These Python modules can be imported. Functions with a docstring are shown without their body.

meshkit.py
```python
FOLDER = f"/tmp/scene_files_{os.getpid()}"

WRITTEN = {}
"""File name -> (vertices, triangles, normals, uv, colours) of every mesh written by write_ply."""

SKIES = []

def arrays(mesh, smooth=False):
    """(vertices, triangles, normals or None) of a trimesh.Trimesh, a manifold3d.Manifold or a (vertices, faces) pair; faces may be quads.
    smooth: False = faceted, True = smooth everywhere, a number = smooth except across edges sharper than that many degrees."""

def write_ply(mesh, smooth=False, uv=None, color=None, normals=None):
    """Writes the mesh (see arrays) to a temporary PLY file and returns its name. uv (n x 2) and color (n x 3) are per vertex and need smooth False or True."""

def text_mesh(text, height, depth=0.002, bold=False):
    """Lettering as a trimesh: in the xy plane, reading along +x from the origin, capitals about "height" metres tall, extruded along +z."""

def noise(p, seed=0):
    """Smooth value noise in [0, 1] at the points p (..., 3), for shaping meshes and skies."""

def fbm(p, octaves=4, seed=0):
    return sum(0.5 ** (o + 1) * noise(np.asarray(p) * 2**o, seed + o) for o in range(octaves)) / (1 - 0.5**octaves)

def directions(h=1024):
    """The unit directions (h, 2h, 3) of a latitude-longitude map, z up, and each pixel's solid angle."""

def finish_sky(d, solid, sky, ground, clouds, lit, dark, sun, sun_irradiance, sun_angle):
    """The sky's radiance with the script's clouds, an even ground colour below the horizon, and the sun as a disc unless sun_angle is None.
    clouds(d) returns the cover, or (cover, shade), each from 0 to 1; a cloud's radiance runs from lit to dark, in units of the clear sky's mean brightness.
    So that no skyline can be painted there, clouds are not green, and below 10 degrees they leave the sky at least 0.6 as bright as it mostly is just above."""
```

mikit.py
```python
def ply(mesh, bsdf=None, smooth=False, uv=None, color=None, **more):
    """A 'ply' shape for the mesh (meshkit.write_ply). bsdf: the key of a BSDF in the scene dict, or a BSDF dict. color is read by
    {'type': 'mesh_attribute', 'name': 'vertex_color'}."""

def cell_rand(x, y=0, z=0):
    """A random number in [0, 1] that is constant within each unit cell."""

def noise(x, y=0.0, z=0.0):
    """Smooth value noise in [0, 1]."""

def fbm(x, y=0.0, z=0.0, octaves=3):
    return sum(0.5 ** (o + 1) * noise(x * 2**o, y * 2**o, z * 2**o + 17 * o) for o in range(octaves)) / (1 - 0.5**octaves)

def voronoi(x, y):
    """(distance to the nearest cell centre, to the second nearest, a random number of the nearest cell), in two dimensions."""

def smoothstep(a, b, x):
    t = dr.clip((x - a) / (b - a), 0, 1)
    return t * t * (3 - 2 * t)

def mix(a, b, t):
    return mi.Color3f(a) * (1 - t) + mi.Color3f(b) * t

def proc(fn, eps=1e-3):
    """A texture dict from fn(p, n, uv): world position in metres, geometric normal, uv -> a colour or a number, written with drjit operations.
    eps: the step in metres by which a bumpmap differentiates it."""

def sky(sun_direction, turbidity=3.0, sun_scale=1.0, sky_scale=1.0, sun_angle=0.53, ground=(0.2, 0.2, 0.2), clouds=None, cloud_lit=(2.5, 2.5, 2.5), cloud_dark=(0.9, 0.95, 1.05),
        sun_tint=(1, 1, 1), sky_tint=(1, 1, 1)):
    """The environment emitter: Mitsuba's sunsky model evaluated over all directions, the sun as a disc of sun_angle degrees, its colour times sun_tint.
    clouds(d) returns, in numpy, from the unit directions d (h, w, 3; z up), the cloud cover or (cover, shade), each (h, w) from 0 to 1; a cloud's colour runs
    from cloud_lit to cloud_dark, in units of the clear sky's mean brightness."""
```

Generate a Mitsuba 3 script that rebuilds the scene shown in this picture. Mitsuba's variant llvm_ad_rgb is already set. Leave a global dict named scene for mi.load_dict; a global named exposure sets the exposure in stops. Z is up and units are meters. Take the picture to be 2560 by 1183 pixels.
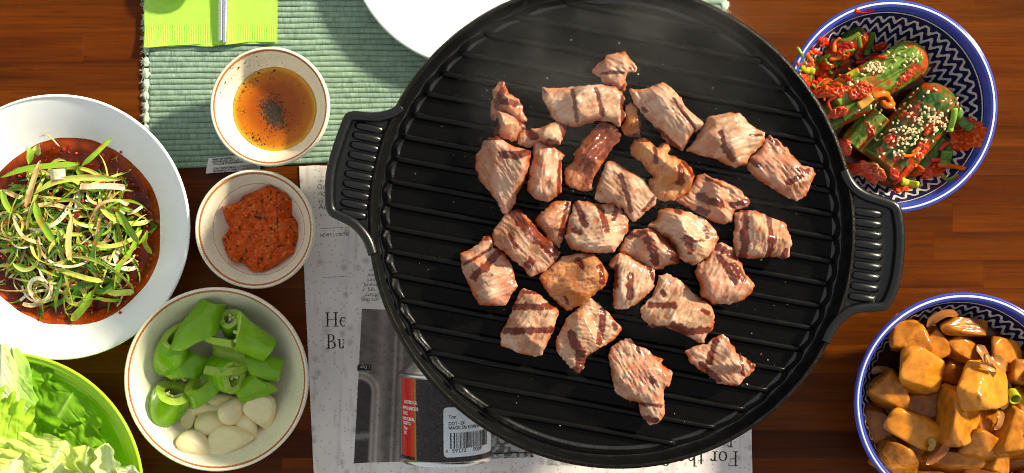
import math
import numpy as np
import trimesh
import drjit as dr
import mitsuba as mi
import mikit
import meshkit
from scipy.spatial import Delaunay, cKDTree
from shapely.geometry import Polygon, Point, LineString, box as sbox
from shapely import affinity, contains_xy
from shapely.ops import unary_union
from mikit import proc, noise, fbm, voronoi, cell_rand, smoothstep, mix

T = mi.ScalarTransform4f
scene, labels = {}, {}

# ------------------------------------------------------------------ camera, light, exposure
H, F = 1.0, 3048.0                      # camera height over the table (m), focal length in photograph pixels
scene['camera'] = {'type': 'perspective', 'fov': 2 * math.degrees(math.atan(1280 / F)), 'fov_axis': 'x',
                   'near_clip': 0.01, 'far_clip': 50.0,
                   'to_world': T().look_at(origin=[0, 0, H], target=[0, 0, 0], up=[0, 1, 0])}
SUN = np.array([0.77, 0.47, 0.43])
scene['sky'] = mikit.sky(SUN, turbidity=3, sun_scale=1.3, sky_scale=1.8, sun_angle=5.0,
                         sun_tint=(1.0, 1.17, 1.36), sky_tint=(1.2, 1.0, 0.80), ground=(0.12, 0.1, 0.08),
                         clouds=lambda d: 0.8 + 0 * d[..., 2], cloud_lit=(1.0, 0.99, 0.95))
exposure = 2.33


def at(px, py, z=0.0):
    """The point at height z that stands where the photograph shows pixel (px, py)."""
    return np.array([(px - 1280.0) / F * (H - z), (591.5 - py) / F * (H - z), z])


def sz(p, z=0.0):
    return p * (H - z) / F


def lin(r, g, b):
    c = np.array([r, g, b], float) / 255
    return np.where(c < 0.04045, c / 12.92, ((c + 0.055) / 1.055) ** 2.4)


# ------------------------------------------------------------------ helpers
def numbered(name):
    if name not in TAKEN:
        TAKEN.add(name)
        return name
    k = COUNT.get(name, 0)
    while True:
        k += 1
        n = f'{name}_{k:03d}'
        if n not in TAKEN:
            COUNT[name] = k
            TAKEN.add(n)
            return n


TAKEN, COUNT = {'camera', 'sky'}, {}


def obj(name, mesh, bsdf, parent=None, smooth=30, uv=None, color=None, **more):
    key = numbered((parent + '__' if parent else '') + name)
    scene[key] = mikit.ply(mesh, bsdf, smooth=smooth, uv=uv, color=color, **more)
    return key


def again(name, source, to_world, parent=None):
    key = numbered((parent + '__' if parent else '') + name)
    scene[key] = {**scene[source], 'to_world': to_world}
    return key


def tag(key, label=None, category=None, group=None, kind=None):
    d = {k: v for k, v in (('label', label), ('category', category), ('group', group), ('kind', kind)) if v}
    labels[key] = {**labels.get(key, {}), **d}
    return key


def thing(name, label, category, group=None):
    return tag(numbered(name), label, category, group)


def grid_faces(n, m, close_u=False, close_v=False):
    """Faces of an n x m vertex grid."""
    iu, jv = np.meshgrid(np.arange(n if close_u else n - 1), np.arange(m if close_v else m - 1), indexing='ij')
    a = iu * m + jv
    b = ((iu + 1) % n) * m + jv
    c = ((iu + 1) % n) * m + (jv + 1) % m
    d = iu * m + (jv + 1) % m
    q = np.stack([a, b, c, d], -1).reshape(-1, 4)
    return np.vstack([q[:, [0, 1, 2]], q[:, [0, 2, 3]]])


def lathe(profile, n=128, center=(0, 0, 0), closed=False):
    """Revolves (r, z) points; returns vertices, faces, uv with a doubled seam. Faces look outward for a profile that runs inside -> rim -> outside."""
    p = np.asarray(profile, float)
    th = np.linspace(0, 2 * np.pi, n + 1)
    v = np.stack([p[None, :, 0] * np.cos(th)[:, None], p[None, :, 0] * np.sin(th)[:, None], np.broadcast_to(p[None, :, 1], (n + 1, len(p)))], -1)
    s = np.concatenate([[0], np.cumsum(np.linalg.norm(np.diff(p, axis=0), axis=1))])
    uv = np.stack([np.broadcast_to(th[:, None] / (2 * np.pi), v.shape[:2]), np.broadcast_to(s[None] / s[-1], v.shape[:2])], -1)
    f = grid_faces(n + 1, len(p))[:, ::-1]
    return v.reshape(-1, 3) + np.asarray(center), f, uv.reshape(-1, 2)


def smooth_profile(pts, per=8):
    """Catmull-Rom through the points."""
    p = np.asarray(pts, float)
    p = np.vstack([2 * p[0] - p[1], p, 2 * p[-1] - p[-2]])
    out = []
    for i in range(1, len(p) - 2):
        t = np.linspace(0, 1, per, endpoint=False)[:, None]
        a, b, c, d = p[i - 1], p[i], p[i + 1], p[i + 2]
        out.append(0.5 * (2 * b + (c - a) * t + (2 * a - 5 * b + 4 * c - d) * t ** 2 + (3 * b - a - 3 * c + d) * t ** 3))
    return np.vstack(out + [p[-2:-1]])


def frames(path):
    p = np.asarray(path, float)
    t = np.gradient(p, axis=0)
    t /= np.linalg.norm(t, axis=1, keepdims=True) + 1e-12
    up = np.array([0, 0, 1.0])
    a = np.cross(up, t)
    bad = np.linalg.norm(a, axis=1) < 1e-3
    a[bad] = np.cross([0, 1.0, 0], t[bad])
    a /= np.linalg.norm(a, axis=1, keepdims=True)
    return p, t, a, np.cross(t, a)


def tube(path, radii, sides=12, caps=True, squash=1.0):
    p, t, a, b = frames(path)
    r = np.broadcast_to(radii, (len(p),))[:, None, None]
    an = np.arange(sides) * 2 * np.pi / sides
    v = p[:, None] + r * (np.cos(an)[None, :, None] * a[:, None] + squash * np.sin(an)[None, :, None] * b[:, None])
    f = grid_faces(len(p), sides, close_v=True)[:, ::-1]
    v = v.reshape(-1, 3)
    if caps:
        n = len(v)
        v = np.vstack([v, p[:1], p[-1:]])
        i = np.arange(sides)
        j = (i + 1) % sides
        e = (len(p) - 1) * sides
        f = np.vstack([f, np.stack([np.full(sides, n), i, j], 1)[:, ::-1], np.stack([np.full(sides, n + 1), e + i, e + j], 1)])
    return fix((v, f))


def fix(m):
    """Outward faces for a closed mesh."""
    v, f = np.asarray(m[0], float), np.asarray(m[1])
    vol = np.einsum('ij,ij->i', v[f[:, 0]], np.cross(v[f[:, 1]], v[f[:, 2]])).sum()
    return (v, f[:, ::-1]) if vol < 0 else (v, f)


def join(meshes):
    vs, fs, at_ = [], [], 0
    for v, f in meshes:
        vs.append(np.asarray(v))
        fs.append(np.asarray(f) + at_)
        at_ += len(v)
    return np.vstack(vs), np.vstack(fs)


def tm(mesh):
    return np.array(mesh.vertices), np.array(mesh.faces)


def slab(x0, x1, y0, y1, z0, z1, c=0.0004):
    """A box with a chamfered upper edge."""
    lo = [[x0, y0, z0], [x1, y0, z0], [x1, y1, z0], [x0, y1, z0]]
    mid = [[x0, y0, z1 - c], [x1, y0, z1 - c], [x1, y1, z1 - c], [x0, y1, z1 - c]]
    hi = [[x0 + c, y0 + c, z1], [x1 - c, y0 + c, z1], [x1 - c, y1 - c, z1], [x0 + c, y1 - c, z1]]
    f = [[0, 3, 2, 1]]
    for k in (0, 4):
        f += [[k + i, k + (i + 1) % 4, k + 4 + (i + 1) % 4, k + 4 + i] for i in range(4)]
    f += [[8, 9, 10, 11]]
    f = np.array(f)
    return np.array(lo + mid + hi, float), np.vstack([f[:, [0, 1, 2]], f[:, [0, 2, 3]]])


def poly_mesh(poly, step, ring=()):
    """2-D points and triangles filling a shapely polygon: boundary, inset rings and an inner grid. Returns pts, tris, distance to the boundary."""
    def along(line, s):
        n = max(8, int(line.length / s))
        return np.array([line.interpolate(k / n, normalized=True).coords[0] for k in range(n)])
    pts = [along(poly.exterior, step)]
    for d in ring:
        q = poly.buffer(-d)
        for g in getattr(q, 'geoms', [q]):
            if not g.is_empty:
                pts.append(along(g.exterior, step))
    inner = poly.buffer(-(ring[-1] if len(ring) else 0) - 0.6 * step)
    x0, y0, x1, y1 = poly.bounds
    gx, gy = np.meshgrid(np.arange(x0, x1, step), np.arange(y0, y1, step * 0.87))
    gx = gx + (np.arange(gx.shape[0]) % 2)[:, None] * step / 2
    g = np.stack([gx.ravel(), gy.ravel()], 1)
    if not inner.is_empty:
        g = g[contains_xy(inner, g[:, 0], g[:, 1])]
        pts.append(g)
    nb = len(pts[0])
    pts = np.vstack(pts)
    tri = Delaunay(pts).simplices
    c = pts[tri].mean(1)
    e = poly.buffer(step * 0.02)
    tri = tri[contains_xy(e, c[:, 0], c[:, 1])]
    q = pts[tri]
    area = np.cross(q[:, 1] - q[:, 0], q[:, 2] - q[:, 0])
    tri = np.where(area[:, None] < 0, tri[:, ::-1], tri)[np.abs(area) > 1e-12]
    dense = along(poly.exterior, step / 3)
    return pts, tri, cKDTree(dense).query(pts)[0], nb


def blob(poly, z0, h, step, edge, seed=0, lump=0.0, lump_size=0.004, below=0.5):
    """A rounded closed lump on the outline: silhouette at z0 + below*h, top z0 + h."""
    pts, tri, d, nb = poly_mesh(poly, step, (step * 0.25, step * 0.8))
    k = np.clip(d / edge, 0, 1)
    prof = np.sqrt(np.clip(1 - (1 - k) ** 2, 0, 1))
    zm = z0 + below * h
    p3 = np.c_[pts, np.full(len(pts), z0)]
    n = meshkit.fbm(p3 / lump_size, 3, seed) - 0.5
    top = zm + (z0 + h - zm) * prof + lump * n * prof * 2
    bot = zm - (zm - z0) * prof
    up, dn = np.c_[pts, top], np.c_[pts, bot]
    idx = np.arange(len(pts))
    low = np.where(idx < nb, idx, idx + len(pts) - nb)
    v = np.vstack([up, dn[nb:]])
    return v, np.vstack([tri, low[tri[:, ::-1]]]), d


def outline(txt, z, shrink=0.0):
    q = np.array([[float(a) for a in s.split(',')] for s in txt.split()])
    w = np.array([at(x, y, z)[:2] for x, y in q])
    p = Polygon(w).buffer(0)
    if shrink:
        p = p.buffer(-shrink)
    return p


def soft_outline(poly, r):
    q = poly.buffer(-r).buffer(2 * r).buffer(-r)
    return max(getattr(q, 'geoms', [q]), key=lambda g: g.area)


def rot_z(deg):
    return T().rotate([0, 0, 1], deg)


# ------------------------------------------------------------------ materials
def pr(color, rough=0.5, spec=0.5, **more):
    c = color if isinstance(color, dict) else {'type': 'rgb', 'value': [float(x) for x in color]}
    r = rough if isinstance(rough, dict) else float(rough)
    return {'type': 'twosided', 'b': {'type': 'principled', 'base_color': c, 'roughness': r, 'specular': float(spec), **more}}


def bumped(inner, fn, scale, eps=2e-4):
    b = inner['b'] if inner['type'] == 'twosided' else inner
    return {'type': 'twosided', 'b': {'type': 'bumpmap', 'arbitrary': proc(fn, eps), 'scale': float(scale), 'nested': b}}


VC = {'type': 'mesh_attribute', 'name': 'vertex_color'}


def wood_color(p, n, uv):
    u, v = uv.x, uv.y
    tone = cell_rand(dr.floor(u / 10.0 + 0.5), 3)
    g1 = fbm(u * 5, v * 70, 1, 3)
    g2 = fbm(u * 22 + 3, v * 900, 5, 3)
    g3 = noise(u * 6 + 4 * g1, v * 26 + 3 * g1, tone * 40)
    c = mix((0.028, 0.0046, 0.0003), (0.140, 0.0315, 0.0012), dr.clip(-0.12 + 0.85 * g1 + 0.55 * g3 + 0.30 * (tone - 0.5), 0, 1))
    c = c * (0.72 + 0.56 * g2)
    pore = smoothstep(0.74, 0.84, noise(u * 60, v * 1300, 2)) * 0.16
    red = mix((1.02, 0.94, 0.85), (0.98, 1.03, 1.05), cell_rand(dr.floor(u / 10.0 + 0.5), 9))
    return c * (1 - pore) * red


scene['wood'] = pr(proc(wood_color), proc(lambda p, n, uv: 0.24 + 0.16 * fbm(uv.x * 20, uv.y * 90, 3, 2)), 0.10)


def iron_color(p, n, uv):
    s = fbm(p.x * 900, p.y * 900, p.z * 900, 2)
    return mix((0.0018, 0.0018, 0.0019), (0.0042, 0.0041, 0.0040), s)


scene['iron'] = pr(proc(iron_color), proc(lambda p, n, uv: 0.12 + 0.20 * fbm(p.x * 110, p.y * 110, p.z * 110, 3)), 0.08)
scene['iron_ridge'] = pr((0.0020, 0.0020, 0.0021), proc(lambda p, n, uv: 0.24 + 0.18 * fbm(p.x * 150, p.y * 150, p.z * 150, 2)), 0.18)
scene['iron_oily'] = bumped(pr((0.0036, 0.0036, 0.0037), proc(lambda p, n, uv: 0.18 + 0.22 * fbm(p.x * 200, p.y * 200, p.z * 200, 2)), 0.65),
                            lambda p, n, uv: fbm(p.x * 190, p.y * 190, p.z * 190, 3), 0.0006)
scene['iron_gloss'] = pr((0.0026, 0.0027, 0.0028), proc(lambda p, n, uv: 0.22 + 0.16 * fbm(p.x * 260, p.y * 260, p.z * 260, 2)), 0.5)
scene['iron_edge'] = bumped(pr(proc(lambda p, n, uv: mix((0.004, 0.004, 0.004), (0.016, 0.012, 0.009), smoothstep(0.45, 0.75, fbm(p.x * 500, p.y * 500, p.z * 500, 3)))), 0.30, 0.2),
                           lambda p, n, uv: fbm(p.x * 1500, p.y * 1500, p.z * 1500, 2), 0.0004)
scene['porcelain'] = pr((0.80, 0.81, 0.82), 0.16, 0.5)
scene['cream_glaze'] = pr(proc(lambda p, n, uv: mix((0.66, 0.62, 0.47), (0.74, 0.70, 0.56), fbm(p.x * 40, p.y * 40, p.z * 160, 3)) * (1 - 0.12 * smoothstep(0.72, 0.78, noise(p.x * 900, p.y * 900, p.z * 900)))), 0.16, 0.5)
scene['brown_glaze'] = pr(proc(lambda p, n, uv: mix((0.30, 0.075, 0.013), (0.50, 0.17, 0.04), fbm(p.x * 90, p.y * 90, p.z * 90, 3))), 0.25, 0.5)
scene['paste_wet'] = pr(VC, 0.17, 0.16)
scene['food_wet'] = pr(VC, 0.24, 0.5)
scene['food_gloss'] = pr(VC, 0.14, 0.34)
scene['food_soft'] = pr(VC, 0.38, 0.45)
scene['steel'] = {'type': 'twosided', 'b': {'type': 'roughconductor', 'material': 'none', 'specular_reflectance': {'type': 'rgb', 'value': [0.80, 0.80, 0.80]}, 'alpha': 0.14}}
scene['ink'] = pr((0.030, 0.028, 0.027), 0.8, 0.1)

# ------------------------------------------------------------------ the table
tag(numbered('table_surface'), kind='structure')
labels['table_surface'] = {'label': 'reddish brown varnished wooden table top of long planks', 'kind': 'structure'}
rng = np.random.default_rng(5)
PW = 0.0232
for row in range(-22, 22):
    y0 = row * PW + 0.004
    x = -0.75 - rng.random() * 0.25
    while x < 0.75:
        L = 0.24 + 0.3 * rng.random()
        v, f = slab(x, x + L, y0, y0 + PW, -0.03, 0.0, 0.00012)
        off = rng.integers(0, 60)
        uv = np.c_[(v[:, 0] - x - L / 2) + 10.0 * off, v[:, 1] - y0 + 7 * rng.random()]
        obj('plank', (v, f), 'wood', 'table_surface', smooth=False, uv=uv)
        x += L

# ------------------------------------------------------------------ grill pan
PC = at(1530, 562, 0.135)
PC[2] = 0
ROT = math.radians(-9.6)
U, V = np.array([math.cos(ROT), math.sin(ROT)]), np.array([-math.sin(ROT), math.cos(ROT)])
D1, D2 = np.array([1, -1]) / math.sqrt(2), np.array([1, 1]) / math.sqrt(2)


def oval(v):
    """The casting is slightly oval."""
    v = np.array(v, float)
    q = v[:, :2] - PC[:2]
    v[:, :2] = PC[:2] + np.outer(q @ D1, D1) * 1.014 + np.outer(q @ D2, D2) * 0.986
    return v


ZF, ZR = 0.1245, 0.1279             # valley floor and ridge tops
PERIOD = 58 * 0.872 / F
anchor = at(1050, 237, ZR)[:2] - PC[:2]
PHASE = (anchor @ V) % PERIOD
pan = thing('grill_pan', 'large round black cast iron grill pan with two side handles', 'grill pan')
nth = 720
th = np.linspace(0, 2 * np.pi, nth + 1)
R0 = 0.1630
rad = np.concatenate([np.linspace(0.0, 0.150, 32), np.linspace(0.1515, 0.1674, 40), [0.1677, 0.1682, 0.1686, 0.1690, 0.1693, 0.1696, 0.1700, 0.1706, 0.1713, 0.1721, 0.1728, 0.1733, 0.1736]])
zprof = {0.1677: 0.1230, 0.1682: 0.1252, 0.1686: 0.1290, 0.1690: 0.1340, 0.1693: 0.1372, 0.1696: 0.1383, 0.1700: 0.1387, 0.1706: 0.1387, 0.1713: 0.1383, 0.1721: 0.1374, 0.1728: 0.1361, 0.1733: 0.1345, 0.1736: 0.1325}
cs, sn = np.cos(th), np.sin(th)
vv = rad[None, :] * (cs[:, None] * V[0] + sn[:, None] * V[1])
uu = rad[None, :] * (cs[:, None] * U[0] + sn[:, None] * U[1])
tri_ = np.abs(((vv - PHASE) / PERIOD + 0.5) % 1 - 0.5) * 2          # 0 on a ridge, 1 mid-valley
scal = 0.0026 * (0.5 + 0.5 * np.cos(np.pi * tri_)) * np.clip(np.abs(uu) / np.maximum(rad[None, :], 1e-6), 0, 1)
e = R0 - scal + 0.0016 - rad[None, :]
k = np.clip((e + 0.0022) / 0.0044, 0, 1)
z = ZF - 0.0034 * (1 - k * k * (3 - 2 * k))
rise = 0 * rad
z = z + rise[None, :]
z = np.where((rad > 0.1650)[None, :], np.maximum(z, np.interp(rad, [0.1650, 0.1657, 0.1664, 0.1677], [0.1210, 0.1211, 0.1215, 0.1230])[None, :]), z)
for i, r in enumerate(rad):
    if round(r, 4) in zprof:
        z[:, i] = zprof[round(r, 4)]
wob = 0.0002 * (meshkit.noise(np.stack([cs[:, None] * rad * 60, sn[:, None] * rad * 60, rad[None] * 0 + cs[:, None] * 0], -1)) - 0.5)
z = z + wob + 0.00085 * np.exp(-((e - 0.0034) / 0.0012) ** 2)
X = PC[0] + rad[None, :] * cs[:, None]
Y = PC[1] + rad[None, :] * sn[:, None]
inner_n = int(np.searchsorted(rad, 0.16985))
v = np.stack([X, Y, z], -1)
vin, vrim = v[:, :inner_n + 1].reshape(-1, 3), v[:, inner_n:]
gi = int(np.searchsorted(rad, 0.1585))
obj('cooking_surface', (oval(v[:, :gi + 1].reshape(-1, 3)), grid_faces(nth + 1, gi + 1)), 'iron', pan, smooth=True)
obj('gutter', (oval(v[:, gi:inner_n + 1].reshape(-1, 3)), grid_faces(nth + 1, inner_n + 1 - gi)), 'iron_oily', pan, smooth=True)
out_prof = np.array([[0.1732, 0.129], [0.171, 0.122], [0.166, 0.114], [0.155, 0.1075], [0.12, 0.106], [0.0, 0.106]])
vo = np.stack([PC[0] + out_prof[None, :, 0] * cs[:, None], PC[1] + out_prof[None, :, 0] * sn[:, None], np.broadcast_to(out_prof[None, :, 1], (nth + 1, len(out_prof)))], -1)
vrim = np.concatenate([vrim, vo], 1)
obj('rim', (oval(vrim.reshape(-1, 3)), grid_faces(nth + 1, vrim.shape[1])), 'iron_edge', pan, smooth=True)

# ridges: rounded bars along U, each with flared feet and rounded ends
kk = np.arange(-12, 13) * PERIOD + PHASE
for vk in kk:
    half = R0 ** 2 - vk ** 2
    if half < 0.0016:
        continue
    half = math.sqrt(half) - 0.0005
    n = max(24, int(2 * half / 0.004))
    t = np.linspace(-1, 1, n)
    t = np.sign(t) * (1 - (1 - np.abs(t)) ** 1.25)
    s = t * half
    endk = np.clip((half - np.abs(s)) / 0.006, 0, 1)
    endk = np.sqrt(np.clip(1 - (1 - endk) ** 2, 0, 1))
    prof = np.array([[-0.0046, -0.0016], [-0.0036, 0.0001], [-0.0030, 0.0010], [-0.0024, 0.0022], [-0.0017, 0.0030], [-0.0008, 0.0034], [0.0008, 0.0034], [0.0017, 0.0030], [0.0024, 0.0022], [0.0030, 0.0010], [0.0036, 0.0001], [0.0046, -0.0016]])
    ww = 0.35 + 0.65 * endk
    wig = 0.00012 * (meshkit.noise(np.c_[s * 120, s * 0 + vk * 900, s * 0]) - 0.5)
    P = PC[None, None, :2] + s[:, None, None] * U + (vk + 0.82 * prof[None, :, 0] * ww[:, None] + wig[:, None])[..., None] * V
    zz = ZF - 0.0022 + (prof[None, :, 1] + 0.0022) * endk[:, None] + wig[:, None]
    vr = np.concatenate([P, zz[..., None]], -1)
    obj('ridge', (oval(vr.reshape(-1, 3)), grid_faces(n, len(prof))), 'iron_ridge', pan, smooth=True)

# handles
HL = '1000,258 975,274 940,281 905,279 880,279 863,288 850,318 833,366 818,420 813,470 815,518 826,540 848,552 875,566 897,587 912,610 922,640'
HR = '2118,420 2130,446 2146,465 2172,480 2216,494 2238,504 2251,522 2258,561 2260,598 2257,650 2249,702 2235,745 2220,769 2204,778 2160,781 2130,788 2104,807 2085,832 2072,860'


def handle(txt, ribs, name):
    hd = f'{pan}__{name}'
    TAKEN.add(hd)
    zh = 0.135
    pts = np.array([at(*[float(q) for q in s.split(',')], zh) for s in txt.split()])
    path = smooth_profile(pts, 8)
    cen = path.mean(0)
    # inset so that the tube's outer side is the outline
    _, t, a, _ = frames(path)
    side = np.sign(((cen - path) * a).sum(1).mean())
    rr = 0.0036
    lip = path + a * side * rr
    lip[:, 2] = 0.1372
    obj('lip', tube(lip, rr, 14), 'iron_gloss', hd, smooth=True)
    ring = Polygon(np.vstack([lip[:, :2], [PC[:2] + (lip[-1, :2] - PC[:2]) * 0.985], [PC[:2] + (lip[0, :2] - PC[:2]) * 0.985]])).buffer(0)
    plate = ring.difference(Point(PC[:2]).buffer(0.1705, 64))
    plate = max(getattr(plate, 'geoms', [plate]), key=lambda g: g.area)
    m = trimesh.creation.extrude_polygon(plate, 0.006, engine='earcut')
    m.apply_translation([0, 0, 0.1293])
    obj('plate', tm(m), 'iron_gloss', hd, smooth=False)
    for (x0, y0, x1, y1) in ribs:
        p0, p1 = at(x0, y0, zh), at(x1, y1, zh)
        s = np.linspace(0, 1, 15)[:, None]
        q = p0 + (p1 - p0) * s
        q[:, 2] = 0.1364 - 0.0028 * (2 * s[:, 0] - 1) ** 2
        r = 0.0031 * np.sqrt(np.clip(1 - (np.abs(2 * s[:, 0] - 1)) ** 6, 0.02, 1))
        obj('rib', tube(q, r, 12, squash=0.85), 'iron_gloss', hd, smooth=True)


lr = []
for i in range(10):
    y = 317 + i * 23.4
    xl = 884 - i * 6.2 + i * i * 0.22
    xr = 962 - i * 4.4 - i * 0.3
    lr.append((xl, y - 6 + i * 0.8, xr, y + 12 + i * 0.4))
handle(HL, lr, 'handle')
rr_ = []
for i in range(9):
    y = 533 + i * 26.6
    rr_.append((2128 - 0.32 * max(0, i - 4) ** 2 * 2, y - 7, 2208 - 0.5 * max(0, i - 3) ** 2 * 1.2, y + 5))
handle(HR, rr_, 'handle_001')

# burner that carries the pan (only its gas can shows) ---------------------------------------------
burner = thing('gas_burner', 'small black gas burner hidden under the grill pan', 'gas burner')
scene['black_enamel'] = pr((0.02, 0.02, 0.02), 0.4, 0.5)
c0 = PC.copy()
v, f, _ = lathe([(0.0, 0.0745), (0.034, 0.0745), (0.038, 0.070), (0.040, 0.05), (0.026, 0.042), (0.024, 0.012), (0.06, 0.008), (0.062, 0.003), (0.0, 0.003)], 48, c0)
obj('burner_head', (v, f), 'black_enamel', burner)
for a_ in range(4):
    an = math.radians(45 + 90 * a_)
    d = np.array([math.cos(an), math.sin(an), 0])
    q = np.array([c0 + d * 0.03 + [0, 0, 0.03], c0 + d * 0.085 + [0, 0, 0.05], c0 + d * 0.1 + [0, 0, 0.098], c0 + d * 0.05 + [0, 0, 0.1035]])
    obj('arm', tube(smooth_profile(q, 6), 0.0022, 8), 'black_enamel', burner)
    q = np.array([c0 + d * 0.085 + [0, 0, 0.05], c0 + d * 0.1 + [0, 0, 0.02], c0 + d * 0.105 + [0, 0, 0.0035]])
    obj('leg', tube(q, 0.0025, 8), 'black_enamel', burner)

# ------------------------------------------------------------------ placemat
def mat_color(p, n, uv):
    w = noise(uv.x * 1100, uv.y * 5, 2)
    big = fbm(uv.x * 60, uv.y * 30, 1, 3)
    c = mix((0.125, 0.205, 0.145), (0.33, 0.445, 0.36), dr.clip(0.1 + 0.5 * w + 0.5 * (big - 0.3), 0, 1))
    return c


scene['mat_cloth'] = bumped(pr(proc(mat_color), 0.85, 0.15, sheen=0.3), lambda p, n, uv: noise(p.x * 1100, p.y * 260, 4) + 0.5 * noise(p.x * 2600, p.y * 2600, 1), 0.0004)
scene['mat_fringe'] = pr(proc(lambda p, n, uv: mix((0.30, 0.42, 0.31), (0.62, 0.72, 0.60), fbm(p.x * 700, p.y * 700, 1, 2))), 0.9, 0.1)
mat = thing('placemat', 'sage green ribbed cotton placemat lying on the wooden table', 'placemat')
rng = np.random.default_rng(11)
RIB = sz(13.9)
xl, xr = at(371, 0)[0], at(1806, 0)[0]
yb = at(0, 421)[1]
nx = 300
xs = np.linspace(xl, xr, nx)
slope = 0.030
for i in range(52):
    y = yb + (i + 0.5) * RIB + (xs - xl) * slope * max(0.12, 1 - i / 22)
    y = y + 0.0010 * (meshkit.noise(np.c_[xs * 22, xs * 0 + i * 0.35, xs * 0]) - 0.5) + 0.0005 * (meshkit.noise(np.c_[xs * 90, xs * 0 + i, xs * 0 + 4]) - 0.5)
    an = np.linspace(0, np.pi, 9)
    hh = 0.0023 + 0.0006 * (meshkit.noise(np.c_[xs * 160, xs * 0 + i * 3.1, xs * 0]) - 0.5)
    wide = RIB * 0.52
    P = np.stack([np.broadcast_to(xs[:, None], (nx, 9)), y[:, None] - np.cos(an)[None] * wide, 0.0004 + hh[:, None] * np.sin(an)[None] ** 0.75], -1)
    P[[0, -1], :, 2] *= 0.4
    uv = np.stack([P[..., 0] + i * 1.37, P[..., 1] + i * 0.7], -1)
    obj('rib', (P.reshape(-1, 3), grid_faces(nx, 9)), 'mat_cloth', mat, smooth=True, uv=uv.reshape(-1, 2))
v, f = slab(xl, xr, yb + 0.001, yb + 0.001 + 51 * RIB, 0.0002, 0.0007)
v[:, 1] += (v[:, 0] - xl) * slope * np.where(v[:, 1] > yb + 0.05, 0.12, 1)
obj('backing', (v, f), 'mat_cloth', mat, smooth=False, uv=v[:, :2])
fr = []
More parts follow.
